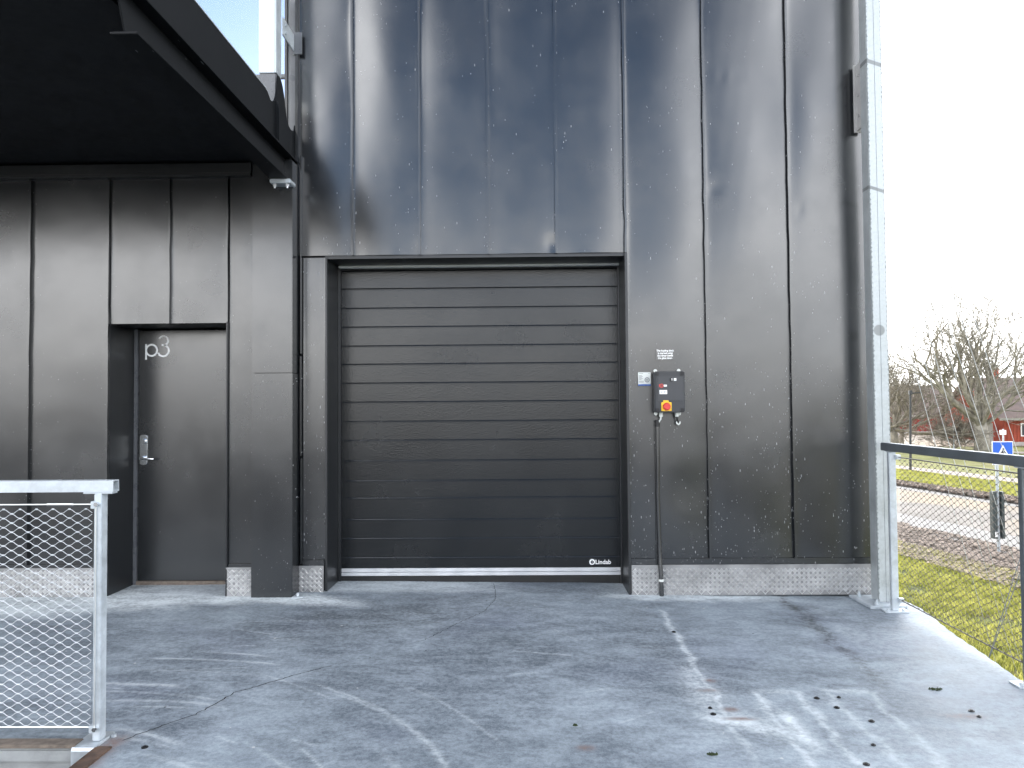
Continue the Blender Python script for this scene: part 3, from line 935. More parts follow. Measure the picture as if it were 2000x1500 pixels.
# door reveals and flashings
boxp('door_reveal', (-1.592, -1.574, -0.004, 0.50, -0.06, 2.645), M_REVEAL, bld, bevel=0.003)
boxp('door_reveal', (0.802, 0.823, -0.030, 0.50, -0.08, 2.645), M_REVEAL, bld, bevel=0.003)
boxp('door_reveal', (-1.590, 0.820, 0.005, 0.50, 2.622, 2.6475), M_REVEAL, bld)
boxp('side_wall', (2.758, 2.775, 0.0, 8.0, GZ, 8.0), M_SHEET, bld)
boxp('drip_strip', (0.824, 2.757, -0.020, 0.028, 0.180, 0.226), M_SHEET, bld, bevel=0.003)
boxp('drip_strip', (-1.767, -1.594, -0.020, 0.028, 0.180, 0.226), M_SHEET, bld, bevel=0.003)


def tread(x0, x1, z0, z1, y, label=None):
    """aluminium five-bar tread plate with raised bars"""
    mb = MB().box(x0, x1, y, y + 0.012, z0, z1)
    mb.box(x0, x1, y - 0.004, y + 0.01, z1 - 0.0, z1 + 0.012)
    P_ = 0.0355
    i0, i1 = int(x0 / P_) - 1, int(x1 / P_) + 2
    for i in range(i0, i1):
        for j in range(-4, 12):
            cx, cz = i * P_, z0 + 0.008 + j * P_
            a = R(45) if (i + j) % 2 else R(-45)
            ca, sa = math.cos(a), math.sin(a)
            for k in (-1.5, -0.5, 0.5, 1.5):
                ox, oz = cx - sa * k * 0.0080, cz + ca * k * 0.0080
                hl, hw = 0.0170, 0.0027
                mb.cur = 1
                c4 = [(ox + ca * hl * s1 - sa * hw * s2, oz + sa * hl * s1 + ca * hw * s2) for s1, s2 in ((-1, -1), (1, -1), (1, 1), (-1, 1))]
                if min(c[0] for c in c4) < x0 + 0.002 or max(c[0] for c in c4) > x1 - 0.002 or min(c[1] for c in c4) < z0 + 0.002 or max(c[1] for c in c4) > z1 - 0.002:
                    continue
                rid = [(ox + ca * hl * 0.72 * s1, oz + sa * hl * 0.72 * s1) for s1 in (-1, 1)]
                mb.poly([(c[0], y, c[1]) for c in c4] + [(c[0], y - 0.0048, c[1]) for c in rid],
                        [(0, 1, 5, 4), (1, 2, 5), (2, 3, 4, 5), (3, 0, 4)])
    p = part('tread_plate', mb, [M_TREADBASE, M_TREAD], bld)
    if label: p['label'] = label
    return p


tread(0.826, 2.745, -0.055, 0.168, -0.034)
tread(-1.80, -1.597, -0.030, 0.172, -0.030)
tread(-2.318, -2.115, -0.020, 0.190, -0.165)
tread(-4.60, -3.270, -0.020, 0.190, -0.165)

# roller door
rd = boxp('roller_door', (-1.57, 0.80, 0.405, 0.44, -0.05, 2.64), M_RUBBER, bld)
zl = [2.59, 2.44, 2.275, 2.115, 1.954, 1.799, 1.639, 1.479, 1.315, 1.156, 0.985, 0.817, 0.672, 0.492, 0.334, 0.173, 0.081]
for a, b_ in zip(zl[:-1], zl[1:]):
    yf = 0.372
    sec = [(yf + 0.03, b_ + 0.0008), (yf + 0.001, b_ + 0.0008), (yf, b_ + 0.0018), (yf, a - 0.018), (yf + 0.0010, a - 0.0165), (yf + 0.0010, a - 0.0105), (yf - 0.0018, a - 0.0088), (yf - 0.0018, a - 0.0072), (yf + 0.0003, a - 0.0008), (yf + 0.03, a - 0.0008)]
    part('door_slat', MB().prism(sec, 0, -1.548, 0.788), M_DOORSLAT, rd)
boxp('head_trim', (-1.555, 0.80, 0.300, 0.40, 2.605, 2.6215), M_GLAND, rd, bevel=0.002)
boxp('head_seal', (-1.555, 0.80, 0.352, 0.40, 2.592, 2.606), M_RUBBER, rd)
for x0, x1 in ((-1.573, -1.549), (0.789, 0.801)):
    part('guide_rail', MB().box(x0, x1, 0.340, 0.40, -0.05, 2.606), M_REVEAL, rd, bevel=0.002)
mb = MB().box(-1.548, 0.788, 0.364, 0.40, 0.050, 0.080).box(-1.548, 0.788, 0.358, 0.40, 0.020, 0.047)
part('bottom_rail', mb, M_ALU, rd, bevel=0.0015)
boxp('bottom_seal', (-1.555, 0.795, 0.368, 0.402, -0.055, 0.0195), M_RUBBER, rd)
mb = text_mb('Lindab', 0.050, 0.578, 0.108, 0.3706, bold=0.0011, depth=0.0006)
ring = arc(0.553, 0.124, 0.018, 0, 360, 32)
ribbon(mb, ring, 0.009, 0.3716, 0.0016)
ribbon(mb, arc(0.553, 0.124, 0.0245, 20, 250, 20), 0.002, 0.3716, 0.0016)
mb.cyl((0.553, 0.124), 0.004, 1, 0.3716, 0.3700, 10)
part('lettering', mb, M_WHITE, rd, fix=False)

# low wing, left
WX = [-6.4, -5.1, -4.5, -3.88, -3.257]
for i in range(4):
    pan(WX[i], WX[i + 1], 0.228, 3.262, -0.13, 400 + i, amp=0.005)
pan(-3.250, -2.776, 2.102, 3.262, -0.13, 410, amp=0.005)
pan(-2.776, -2.318, 2.102, 3.262, -0.13, 411, amp=0.005)
pan(-2.308, -2.105, 0.228, 3.262, -0.13, 412, amp=0.003, seam=False)
boxp('drip_strip', (-6.4, -3.264, -0.150, -0.102, 0.196, 0.226), M_SHEET, bld, bevel=0.003)
boxp('drip_strip', (-2.316, -2.112, -0.150, -0.102, 0.196, 0.226), M_SHEET, bld, bevel=0.003)
mb = MB().box(-6.4, -2.122, -0.185, -0.10, 3.272, 3.352).box(-6.4, -2.124, -0.196, -0.10, 3.247, 3.270)
part('eaves_trim', mb, M_REVEAL, bld, bevel=0.003)
# service door in its recess
boxp('door_reveal', (-3.268, -3.252, -0.136, 0.32, -0.03, 2.108), M_REVEAL, bld, bevel=0.003)
boxp('door_reveal', (-2.322, -2.3105, -0.168, 0.32, -0.03, 2.108), M_REVEAL, bld, bevel=0.003)
boxp('door_reveal', (-3.252, -2.322, -0.12, 0.32, 2.100, 2.113), M_REVEAL, bld)
sd = boxp('service_door', (-3.215, -2.345, 0.25, 0.30, 0.012, 2.085), M_LEAF, bld, bevel=0.003)
boxp('door_frame', (-3.252, -3.222, 0.235, 0.32, -0.02, 2.098), M_STRIP, sd, bevel=0.004)
boxp('door_frame', (-2.342, -2.322, 0.235, 0.32, -0.02, 2.098), M_REVEAL, sd, bevel=0.004)
boxp('threshold', (-3.222, -2.342, 0.232, 0.32, -0.03, 0.010), M_WOODSILL, sd, bevel=0.003)
mb = MB()
ribbon(mb, arc(-3.110, 1.921, 0.0465, 0, 360, 40), 0.0145, 0.250)
ribbon(mb, [(-3.1565, 1.843), (-3.1565, 1.974)], 0.0145, 0.2497)
ribbon(mb, arc(-3.010, 2.001, 0.0385, 158, -85, 30), 0.0145, 0.250)
ribbon(mb, arc(-3.012, 1.917, 0.0465, 85, -158, 34), 0.0145, 0.250)
ribbon(mb, [(-3.026, 1.963), (-3.004, 1.963)], 0.0145, 0.2497)
part('lettering', mb, M_WHITE, sd, fix=False)
pl = [(-3.171 + 0.030 * math.cos(t) * 1.0, 0) for t in (0,)]
outl = [(-3.201, 0.985), (-3.195, 0.973), (-3.181, 0.968), (-3.157, 0.968), (-3.143, 0.973), (-3.137, 0.985), (-3.137, 1.200), (-3.143, 1.212), (-3.157, 1.217), (-3.181, 1.217), (-3.195, 1.212), (-3.201, 1.200)]
part('lock_plate', MB().prism(outl, 1, 0.240, 0.2495), M_CHROME, sd, bevel=0.002)
part('lock_cylinder', MB().cyl((-3.169, 1.163), 0.024, 1, 0.222, 0.241, 20), M_CHROME, sd, bevel=0.002, smooth=True)
mb = MB().cyl((-3.169, 1.024), 0.019, 1, 0.205, 0.241, 16)
mb.tube([(-3.169, 0.205, 1.024), (-3.150, 0.200, 1.023), (-3.100, 0.198, 1.020), (-3.062, 0.200, 1.018)], [0.010, 0.0095, 0.0085, 0.008], 10)
part('door_handle', mb, M_CHROME, sd, smooth=True)
mb = MB()
mb.box(-3.2215, -3.2165, 0.228, 0.236, 1.90, 1.98)
for z in (0.35, 1.0, 1.75):
    mb.cyl((-3.236, z), 0.006, 2, z - 0.03, z + 0.03, 8)
# clad pillar in front of the corner
pil = boxp('pillar_casing', (-2.108, -1.793, -0.20, -0.02, 1.703, 3.36), M_SHEET, bld, bevel=0.003)
boxp('pillar_casing', (-2.110, -1.791, -0.202, -0.02, -0.05, 1.699), M_SHEET, bld, bevel=0.003)
mb = MB().prism([(-1.79, -0.235), (-1.735, -0.235), (-1.705, -0.21), (-1.705, -0.10), (-1.79, -0.10)], 2, -0.03, -0.012)
mb.cyl((-1.752, -0.19), 0.010, 2, -0.012, 0.012, 8)
part('pillar_foot', mb, M_GALV, bld, bevel=0.002)

# ------------------------------------------------------------------ canopy
can = thing('canopy', (-3.0, -1.3, 3.15), 'black steel canopy with deep edge beams and dark soffit over the service door', 'canopy')
boxp('soffit', (-6.4, -2.092, -2.68, -0.105, 3.372, 3.44), M_SOFFIT, can)
boxp('soffit_trim', (-2.088, -1.935, -2.68, -0.03, 3.362, 3.44), M_SOFFIT, can, bevel=0.003)
boxp('roof_deck', (-9.0, -1.93, -2.68, 7.0, 3.45, 3.66), M_SOFFIT, can)
# lower I-beam: bottom flange, web, flange between the two beams; raked free end
f0, f1 = -1.93, -1.80
mb = MB()
mb.box(f0, f1, -2.585, -0.165, 3.184, 3.196)
mb.prism([(-2.575, 3.196), (-0.165, 3.196), (-0.165, 3.384), (-2.655, 3.384)], 0, -1.871, -1.863)
part('lower_beam', mb, M_BEAM, can, bevel=0.002)
# upper beam: bottom flange, web plate rising to the post with two notches, thin galvanised capping
mb = MB()
mb.box(-1.935, -1.795, -2.68, 0.075, 3.385, 3.399)
part('upper_flange', mb, M_BEAM, can, bevel=0.002)
prof = [(-2.68, 3.40), (0.0, 3.40), (0.0, 3.70), (-0.022, 3.70), (-0.035, 3.660), (-0.065, 3.638), (-0.105, 3.628), (-0.150, 3.628), (-0.190, 3.636), (-0.222, 3.655), (-0.245, 3.690), (-0.262, 3.730), (-0.285, 3.785), (-0.310, 3.840), (-0.340, 3.885), (-0.375, 3.915), (-0.415, 3.925), (-0.455, 3.915), (-0.470, 3.86), (-0.480, 3.800), (-0.500, 3.745), (-0.530, 3.700), (-0.575, 3.672), (-0.62, 3.668), (-0.66, 3.690), (-0.69, 3.705), (-2.68, 3.705)]
part('beam_web', MB().prism(prof, 0, -1.836, -1.826), M_BEAM, can, bevel=0.0015)
boxp('beam_capping', (-1.852, -1.822, -2.68, -0.72, 3.706, 3.713), M_GALV, can)
boxp('web_stiffener', (-1.825, -1.80, -0.508, -0.498, 3.40, 3.70), M_BEAM, can)
mb = MB().box(-1.935, -1.775, -0.315, -0.175, 3.150, 3.183)
p = part('bearing_plate', mb, M_GALV, can, bevel=0.006)
for x in (-1.905, -1.808):
    part('bolt', MB().cyl((x, -0.282), 0.014, 2, 3.132, 3.150, 6).cyl((x, -0.282), 0.008, 2, 3.118, 3.132, 8), M_ALU, can)
# wall fixing of the beam
boxp('fixing_plate', (-1.90, -1.812, -0.175, -0.163, 3.12, 3.39), M_BEAM, can)

# terrace glass behind the beam, over the low wing
gm, gt, gb = new_mat('clear_glass')
gb.inputs['Base Color'].default_value = (0.97, 0.99, 1.0, 1)
gb.inputs['Roughness'].default_value = 0.0
gb.inputs['Transmission Weight'].default_value = 1.0
gb.inputs['IOR'].default_value = 1.1
ter = thing('glass_screen', (-3.3, 0.4, 3.66), 'clear glass screen above the canopy beam with a thin grey bottom rail', 'glass screen')
boxp('pane', (-4.6, -1.90, 0.395, 0.405, 4.30, 5.6), gm, ter)
boxp('bottom_rail', (-4.6, -1.90, 0.38, 0.42, 4.268, 4.30), M_TRIM, ter, bevel=0.003)
for x in (-4.58, -3.25, -1.93):
    boxp('upright', (x, x + 0.03, 0.385, 0.415, 3.66, 4.268), M_TRIM, ter)

# ------------------------------------------------------------------ galvanised columns
lc = thing('steel_post', (-1.88, -0.37, 3.40), 'galvanised steel post rising from the canopy beam at the left', 'post')
mb = MB().box(-1.975, -1.845, -0.47, -0.455, 3.935, 8).box(-1.975, -1.845, -0.30, -0.29, 3.935, 8).box(-1.915, -1.905, -0.455, -0.30, 3.935, 8)
part('shaft', MB().box(-1.972, -1.846, -0.455, -0.35, 3.94, 8), M_GALV, lc, bevel=0.004)
boxp('edge_flange', (-1.844, -1.838, -0.46, -0.34, 3.94, 8), M_GALV, lc)
part('painted_foot', MB().prism([(-1.972, -0.45), (-1.842, -0.45), (-1.842, -0.36), (-1.972, -0.36)], 2, 3.41, 3.938), M_STRIP, lc, bevel=0.006)
mb = MB()
mb.prism([(-0.33, 4.43), (-0.02, 4.43), (-0.02, 4.29), (-0.33, 4.29)], 0, -1.838, -1.828)
part('bracket', mb, M_GALV, lc, bevel=0.002)
boxp('bracket_foot', (-1.838, -1.765, -0.046, -0.034, 4.27, 4.45), M_STRIP, lc, bevel=0.002)
for y, z in ((-0.27, 4.39), (-0.27, 4.33)):
    part('bolt', MB().cyl((y, z), 0.011, 0, -1.828, -1.818, 6), M_GALV, lc)

rc = thing('steel_column', (2.683, -0.23, fz(2.6)), 'tall galvanised steel column on a bolted plate at the right end of the facade', 'column')
cz = fz(2.6)
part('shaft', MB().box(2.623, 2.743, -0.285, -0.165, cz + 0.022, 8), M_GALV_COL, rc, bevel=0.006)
boxp('weld_seam', (2.682, 2.684, -0.2862, -0.284, cz + 0.022, 8), M_RAILDARK, rc)
mb = MB().prism([(2.50, -0.05), (2.515, -0.395), (2.785, -0.395), (2.785, -0.05)], 2, cz + 0.001, cz + 0.022)
part('base_plate', mb, M_GALV, rc, bevel=0.003)
for x, y in ((2.585, -0.345), (2.745, -0.345), (2.56, -0.10), (2.765, -0.10)):
    mb = MB().cyl((x, y), 0.017, 2, cz + 0.022, cz + 0.036, 6).cyl((x, y), 0.010, 2, cz + 0.036, cz + 0.058, 8)
    part('bolt', mb, M_GALV, rc)
# side bracket back to the facade
mb = MB().prism([(-0.165, 4.10), (-0.05, 4.10), (-0.05, 3.58), (-0.165, 3.58)], 0, 2.640, 2.652)
mb.prism([(-0.165, 4.13), (-0.10, 4.08), (-0.10, 3.60), (-0.165, 3.56)], 0, 2.632, 2.640)
part('bracket', mb, M_BRACKET, rc, bevel=0.002)
boxp('bracket_foot', (2.625, 2.69, -0.05, -0.036, 3.57, 4.11), M_BRACKET, rc, bevel=0.002)
for y, z in ((-0.12, 4.0), (-0.12, 3.84), (-0.12, 3.68)):
    part('bolt', MB().cyl((y, z), 0.011, 0, 2.622, 2.632, 6), M_BRACKET, rc)

# ------------------------------------------------------------------ control box, conduit, notices
cb = thing('control_box', (1.125, -0.10, 1.37), 'black wall control box with yellow and red rotary switch beside the roller door', 'control box')
boxp('housing', (1.012, 1.240, -0.085, -0.012, 1.375, 1.688), M_BOX, cb, bevel=0.006)
boxp('lid', (1.008, 1.244, -0.125, -0.088, 1.372, 1.692), M_BOX, cb, bevel=0.008)
boxp('front_plate', (1.032, 1.232, -0.1285, -0.124, 1.464, 1.652), M_BOXPLATE, cb, bevel=0.001)
for x in (1.028, 1.222):
    for z in (1.390, 1.672):
        part('corner_screw', MB().box(x - 0.013, x + 0.013, -0.1295, -0.120, z - 0.014, z + 0.014).cyl((x, z), 0.007, 1, -0.1305, -0.129, 10), [M_DARK, M_DARK], cb)
for x in (1.032, 1.215):
    for z, s in ((1.698, 1), (1.364, -1)):
        o = [(x + 0.014 * math.cos(R(a)), z + 0.016 * math.sin(R(a))) for a in range(0, 360, 30)]
        part('mounting_lug', MB().prism(o, 1, -0.035, -0.020), M_GLAND, cb)
part('key_switch', MB().cyl((1.142, 1.628), 0.0135, 1, -0.136, -0.128, 16), M_DARK, cb)
boxp('key_mark', (1.1395, 1.1445, -0.1375, -0.1355, 1.619, 1.637), M_WHITE, cb)
boxp('indicator_label', (1.157, 1.177, -0.1302, -0.128, 1.618, 1.637), M_WHITE, cb)
boxp('rating_label', (1.046, 1.104, -0.1302, -0.128, 1.515, 1.546), M_WHITE, cb)
mb = MB()
for z, x0, x1 in ((1.536, 1.052, 1.066), (1.536, 1.076, 1.096), (1.526, 1.052, 1.070), (1.526, 1.078, 1.092)):
    mb.box(x0, x1, -0.1310, -0.1300, z - 0.002, z + 0.002)
part('label_print', mb, M_INK, cb)['kind'] = 'stuff'
mb = MB()
ribbon(mb, arc(1.062, 1.580, 0.0135, 0, 360, 24), 0.004, -0.1285, 0.001)
ribbon(mb, arc(1.062, 1.580, 0.0065, 0, 360, 16), 0.003, -0.1285, 0.001)
ribbon(mb, [(1.045, 1.569), (1.045, 1.592)], 0.004, -0.1285, 0.001)
part('emblem', mb, M_RED, cb, fix=False)
boxp('emblem_strip', (1.079, 1.103, -0.1300, -0.1284, 1.573, 1.587), M_WHITE, cb)
mb = MB().box(1.058, 1.138, -0.1320, -0.1245, 1.383, 1.452).box(1.072, 1.116, -0.1316, -0.1245, 1.450, 1.466)
part('switch_plate', mb, M_YELLOW, cb, bevel=0.003)
mb = MB().cyl((1.099, 1.418), 0.030, 1, -0.142, -0.132, 24, 0.031)
mb.cyl((1.099, 1.418), 0.024, 1, -0.158, -0.142, 24, 0.028)
part('switch_knob', mb, M_RED, cb, bevel=0.002, smooth=True)
boxp('knob_pointer', (1.068, 1.092, -0.164, -0.150, 1.408, 1.418), M_RED, cb, bevel=0.002)
for x in (1.066, 1.190):
    mb = MB().cyl((x, -0.065), 0.017, 2, 1.352, 1.376, 6).cyl((x, -0.065), 0.014, 2, 1.338, 1.352, 12, 0.017)
    part('cable_gland', mb, M_GLAND, cb, bevel=0.002)
part('cable', MB().tube([(1.066, -0.065, 1.340), (1.064, -0.062, 1.32), (1.052, -0.055, 1.30), (1.046, -0.052, 1.285)], 0.006, 8), M_GLAND, cb, smooth=True)
part('cable', MB().tube([(1.190, -0.065, 1.340), (1.191, -0.064, 1.32), (1.197, -0.058, 1.305), (1.204, -0.052, 1.296)], 0.007, 8), M_DARK, cb, smooth=True)
part('cable_end', MB().tube([(1.190, -0.050, 1.300), (1.192, -0.052, 1.284), (1.203, -0.052, 1.276), (1.214, -0.052, 1.284), (1.216, -0.050, 1.300)], 0.006, 8), M_GLAND, cb, smooth=True)

cd = thing('conduit', (1.045, -0.05, fz(1.05)), 'thin black conduit pipe running down the wall from the control box into the floor', 'conduit')
pts = [(1.040, -0.046, 1.305), (1.040, -0.046, 1.0), (1.036, -0.046, 0.72), (1.043, -0.047, 0.35), (1.046, -0.052, 0.19), (1.050, -0.060, 0.12), (1.053, -0.062, fz(1.05) - 0.01)]
part('pipe', MB().tube(pts, [0.015, 0.016, 0.016, 0.016, 0.0165, 0.018, 0.018], 12), M_SHEET, cd, smooth=True)
part('sleeve', MB().tube([(1.040, -0.046, 1.312), (1.040, -0.046, 1.262)], 0.0185, 12), M_DARK, cd, smooth=True)
part('clamp', MB().tube([(1.0515, -0.060, 0.076), (1.0515, -0.060, 0.058)], 0.021, 12), M_GLAND, cd, smooth=True)
boxp('back_strip', (1.020, 1.026, -0.040, -0.012, 0.19, 1.30), M_SHEET, cd)

nt = thing('notice', (1.115, -0.02, 1.80), 'small dark notice with four white text lines above the control box', 'notice')
boxp('plate', (1.040, 1.186, -0.022, -0.016, 1.786, 1.872), M_SHEET, nt)
mb = MB()
for i, tline in enumerate(('The loading dock', 'is started using', 'the timer inside', 'the glass door.')):
    q = text_mb(tline, 0.0205, 1.113, 1.853 - i * 0.0195, -0.0226, bold=0.00035, depth=0.0004, align='CENTER', spacing=0.95)
    mb.poly(q.v, q.f)
part('lettering', mb, M_WHITE, nt, fix=False)
st = thing('sticker', (0.945, -0.02, 1.59), 'white information sticker with blue lower edge left of the control box', 'sticker')
boxp('sheet', (0.897, 0.996, -0.0215, -0.018, 1.596, 1.690), M_GLAND, st)
boxp('blue_band', (0.897, 0.996, -0.0225, -0.018, 1.584, 1.5955), M_BLUE, st)
mb = MB()
for z, x0, x1 in ((1.680, 0.906, 0.938), (1.664, 0.903, 0.928), (1.656, 0.903, 0.934), (1.648, 0.903, 0.926), (1.640, 0.903, 0.936), (1.632, 0.903, 0.924), (1.620, 0.903, 0.944), (1.612, 0.903, 0.940), (1.680, 0.976, 0.990)):
    mb.box(x0, x1, -0.0222, -0.0214, z - 0.0018, z + 0.0018)
part('print', mb, M_INK, st, fix=False)['kind'] = 'stuff'
mb = MB()
ribbon(mb, arc(0.968, 1.630, 0.017, 0, 360, 24), 0.006, -0.0215, 0.0008)
ribbon(mb, arc(0.968, 1.630, 0.006, 0, 360, 16), 0.004, -0.0215, 0.0008)
part('emblem', mb, M_INK, st, fix=False)


# ------------------------------------------------------------------ railings
def net(u0, u1, z0, z1, fpos, cw=0.073, ch=0.040, r=0.0011, ferr=True):
    """woven rope net: zig-zag strands meeting in ferrules; fpos(u, z) -> point, d = out direction"""
    mb = MB()
    nrow = int((z1 - z0) / (ch / 2))
    n = int((u1 - u0) / (cw / 8))
    for k in range(nrow):
        zc = z0 + (k + 0.5) * ch / 2
        s = 1 if k % 2 == 0 else -1
        pts = []
        for i in range(n + 1):
            u = u0 + (u1 - u0) * i / n
            ph = 2 * math.pi * (u - u0) / cw
            c = math.cos(ph)
            c = math.copysign(abs(c) ** 0.8, c)
            pts.append(fpos(u, zc - s * c * ch * 0.225, 0.0008 * s))
        mb.tube(pts, r, 3, caps=False)
    if ferr:
        for k in range(nrow + 1):
            z = z0 + k * ch / 2
            nodes = np.arange(u0 + (0 if k % 2 == 0 else cw / 2), u1 + 0.001, cw)
            for u in nodes:
                a, b_ = fpos(u - 0.0045, z, 0), fpos(u + 0.0045, z, 0)
                mb.tube([a, b_], r * 2.3, 4)
    return mb


lr = thing('railing', (-2.9, -2.75, fz(-1.9)), 'pale galvanised railing with wire net at the lower left corner of the dock', 'railing')
# open square tube handrail
o, i_ = 0.025, 0.0205
cy, cz_ = -2.745, 1.091
mb = MB()
vs = []
for x in (-6.0, -1.797):
    for h in (o, i_):
        vs += [(x, cy - h, cz_ - h), (x, cy + h, cz_ - h), (x, cy + h, cz_ + h), (x, cy - h, cz_ + h)]
fs = []
for k in range(4):
    k2 = (k + 1) % 4
    fs += [(k, k2, 8 + k2, 8 + k), (4 + k, 12 + k, 12 + k2, 4 + k2), (8 + k, 8 + k2, 12 + k2, 12 + k), (k, 4 + k, 4 + k2, k2)]
mb.poly(vs, fs)
part('handrail', mb, M_GALV, lr)
def left_post(x):
    boxp('post', (x - 0.034, x, -2.77, -2.72, -0.005, 1.058), M_GALV, lr, bevel=0.003)
    boxp('saddle_plate', (x - 0.085, x + 0.045, -2.768, -2.722, 1.058, 1.065), M_GALV, lr, bevel=0.002)
    sec = [(-2.66, -0.018), (-2.66, -0.008), (-2.80, -0.008), (-2.815, -0.013), (-2.822, -0.026), (-2.822, -0.17), (-2.812, -0.17), (-2.812, -0.03), (-2.806, -0.020), (-2.798, -0.018)]
    part('base_plate', MB().prism(sec, 0, x - 0.095, x + 0.008), M_GALV, lr)
    part('bolt', MB().cyl((x + 0.018, -2.69), 0.012, 2, fz(x), fz(x) + 0.012, 6), M_GALV, lr)
left_post(-1.846)
left_post(-3.30)
left_post(-4.75)
for z in (1.010, 0.046):
    part('tension_cable', MB().tube([(-6.0, -2.748, z + 0.004), (-1.885, -2.748, z)], 0.0035, 8), M_WIRE, lr, smooth=True)
    part('cable_end', MB().tube([(-2.10, -2.748, z + 0.0005), (-1.985, -2.748, z + 0.0003)], 0.0058, 8), M_WIRE, lr, smooth=True)
    boxp('cable_lug', (-1.893, -1.872, -2.775, -2.745, z - 0.016, z + 0.016), M_GALV, lr, bevel=0.002)
    part('lug_bolt', MB().cyl((-1.862, z + 0.004), 0.010, 1, -2.790, -2.768, 6), M_CHROME, lr)
part('wire_net', net(-2.9865, -1.900, 0.050, 1.008, lambda u, z, d: (u, -2.748 + d, z), r=0.0015), M_NETLIGHT, lr, smooth=True)
part('edge_cable', MB().tube([(-1.868, -2.775, 0.05), (-1.866, -2.776, 0.5), (-1.869, -2.775, 1.0)], 0.003, 6), M_WIRE, lr, smooth=True)

rr_ = thing('railing', (2.66, -1.2, fz(2.6)), 'galvanised railing toned dark as if backlit with wire net along the right edge of the dock', 'railing')
boxp('handrail', (2.632, 2.688, -5.0, -0.352, 1.082, 1.140), M_RAILDARK, rr_, bevel=0.004)
for k, y in enumerate((-0.46, -1.945, -3.43, -4.90)):
    x = 2.66
    zb = fz(x)
    boxp('post', (x - 0.025, x + 0.025, y - 0.017, y + 0.017, zb + 0.012, 1.075), M_GALV if k == 0 else M_RAILDARK, rr_, bevel=0.003)
    boxp('saddle_plate', (x - 0.022, x + 0.022, y - 0.05, y + 0.05, 1.075, 1.081), M_GALV, rr_)
    boxp('base_plate', (x - 0.085, x + 0.085 if y > -1 else x + 0.02, y - 0.045, y + 0.045, zb + 0.0005, zb + 0.012), M_GALV, rr_, bevel=0.002)
    for dx_ in (-0.055, 0.052):
        if y < -1 and dx_ > 0:
            continue
        part('bolt', MB().cyl((x + dx_, y - 0.02), 0.013, 2, zb + 0.012, zb + 0.026, 6), M_GALV, rr_)
segs = [(-0.48, -1.925), (-1.965, -3.41)]
for a, b_ in segs:
    for z in (1.040, 0.014):
        part('tension_cable', MB().tube([(2.692, a, z), (2.692, (a + b_) / 2, z - 0.003), (2.692, b_, z)], 0.0042, 8), M_NETDARK, rr_, smooth=True)
        boxp('cable_lug', (2.675, 2.708, a - 0.028, a + 0.004, z - 0.016, z + 0.016), M_GALV, rr_, bevel=0.002)
    part('wire_net', net(b_ + 0.02, a - 0.03, 0.018, 1.038, lambda u, z, d: (2.692 + d, u, z), r=0.0015), M_NETDARK, rr_, smooth=True)

# ------------------------------------------------------------------ leaning wires
WIRES = [((3.646, 1.68), (3.809, 1.028)), ((3.755, 1.703), (3.936, 1.027)), ((3.859, 1.712), (4.035, 1.012)), ((4.013, 1.644), (4.203, 0.987)),
         ((4.094, 1.676), (4.301, 0.972)), ((4.226, 1.675), (4.43, 0.971)), ((4.331, 1.746), (4.559, 0.956)), ((4.531, 1.649), (4.68, 1.24)), ((4.75, 1.65), (4.93, 1.1))]
nm = ['second', 'third', 'fourth', 'fifth', 'sixth', 'seventh', 'eighth']
for k, ((xa, za), (xb, zb)) in enumerate(WIRES):
    sl = (xb - xa) / (zb - za)
    ztop = za + (2.78 - xa) / sl
    xbot = xa + sl * (GZ - za)
    lab = {0: 'leaning steel wire nearest the column, leftmost of the row beyond the right railing', 8: 'leaning steel wire farthest right in the row beyond the railing'}.get(k) or 'leaning steel wire, %s from the column in the row beyond the railing' % nm[k - 1]
    wv = thing('stay_wire', (xbot, 1.1, GZ), lab, 'wire', 'leaning wires beyond the right railing')
    part('rope', MB().tube([(2.78, 1.1, ztop), (xbot, 1.1, GZ)], 0.0026, 6), M_WIRE, wv, smooth=True)
    part('ground_anchor', MB().cyl((xbot, 1.1), 0.02, 2, GZ - 0.05, GZ + 0.12, 8), M_GALV, wv)
for k, ((xa, za), (xb, zb), yy) in enumerate((((4.12, 0.37), (3.80, -0.57), 0.3), ((4.20, 0.16), (3.88, -0.66), 0.45))):
    sl = (xb - xa) / (zb - za)
    xbot = xa + sl * (GZ - za)
    wv = thing('stay_wire', (xbot, yy, GZ), ('left' if k == 0 else 'right') + ' one of two wires leaning the other way behind the right railing net', 'wire', 'wires leaning the other way')
    part('rope', MB().tube([(xa + sl * 3.0, yy, za + 3.0), (xbot, yy, GZ)], 0.0034, 6), M_RAILDARK, wv, smooth=True)

# ------------------------------------------------------------------ small things on the dock floor
def anchor(x, y, r=0.011):
    z = fz(x)
    mb = MB().cyl((x, y), r * 1.5, 2, z + 0.002, z + 0.005, 10).cyl((x, y), r * 0.8, 2, z + 0.005, z + 0.009, 6)
    return mb


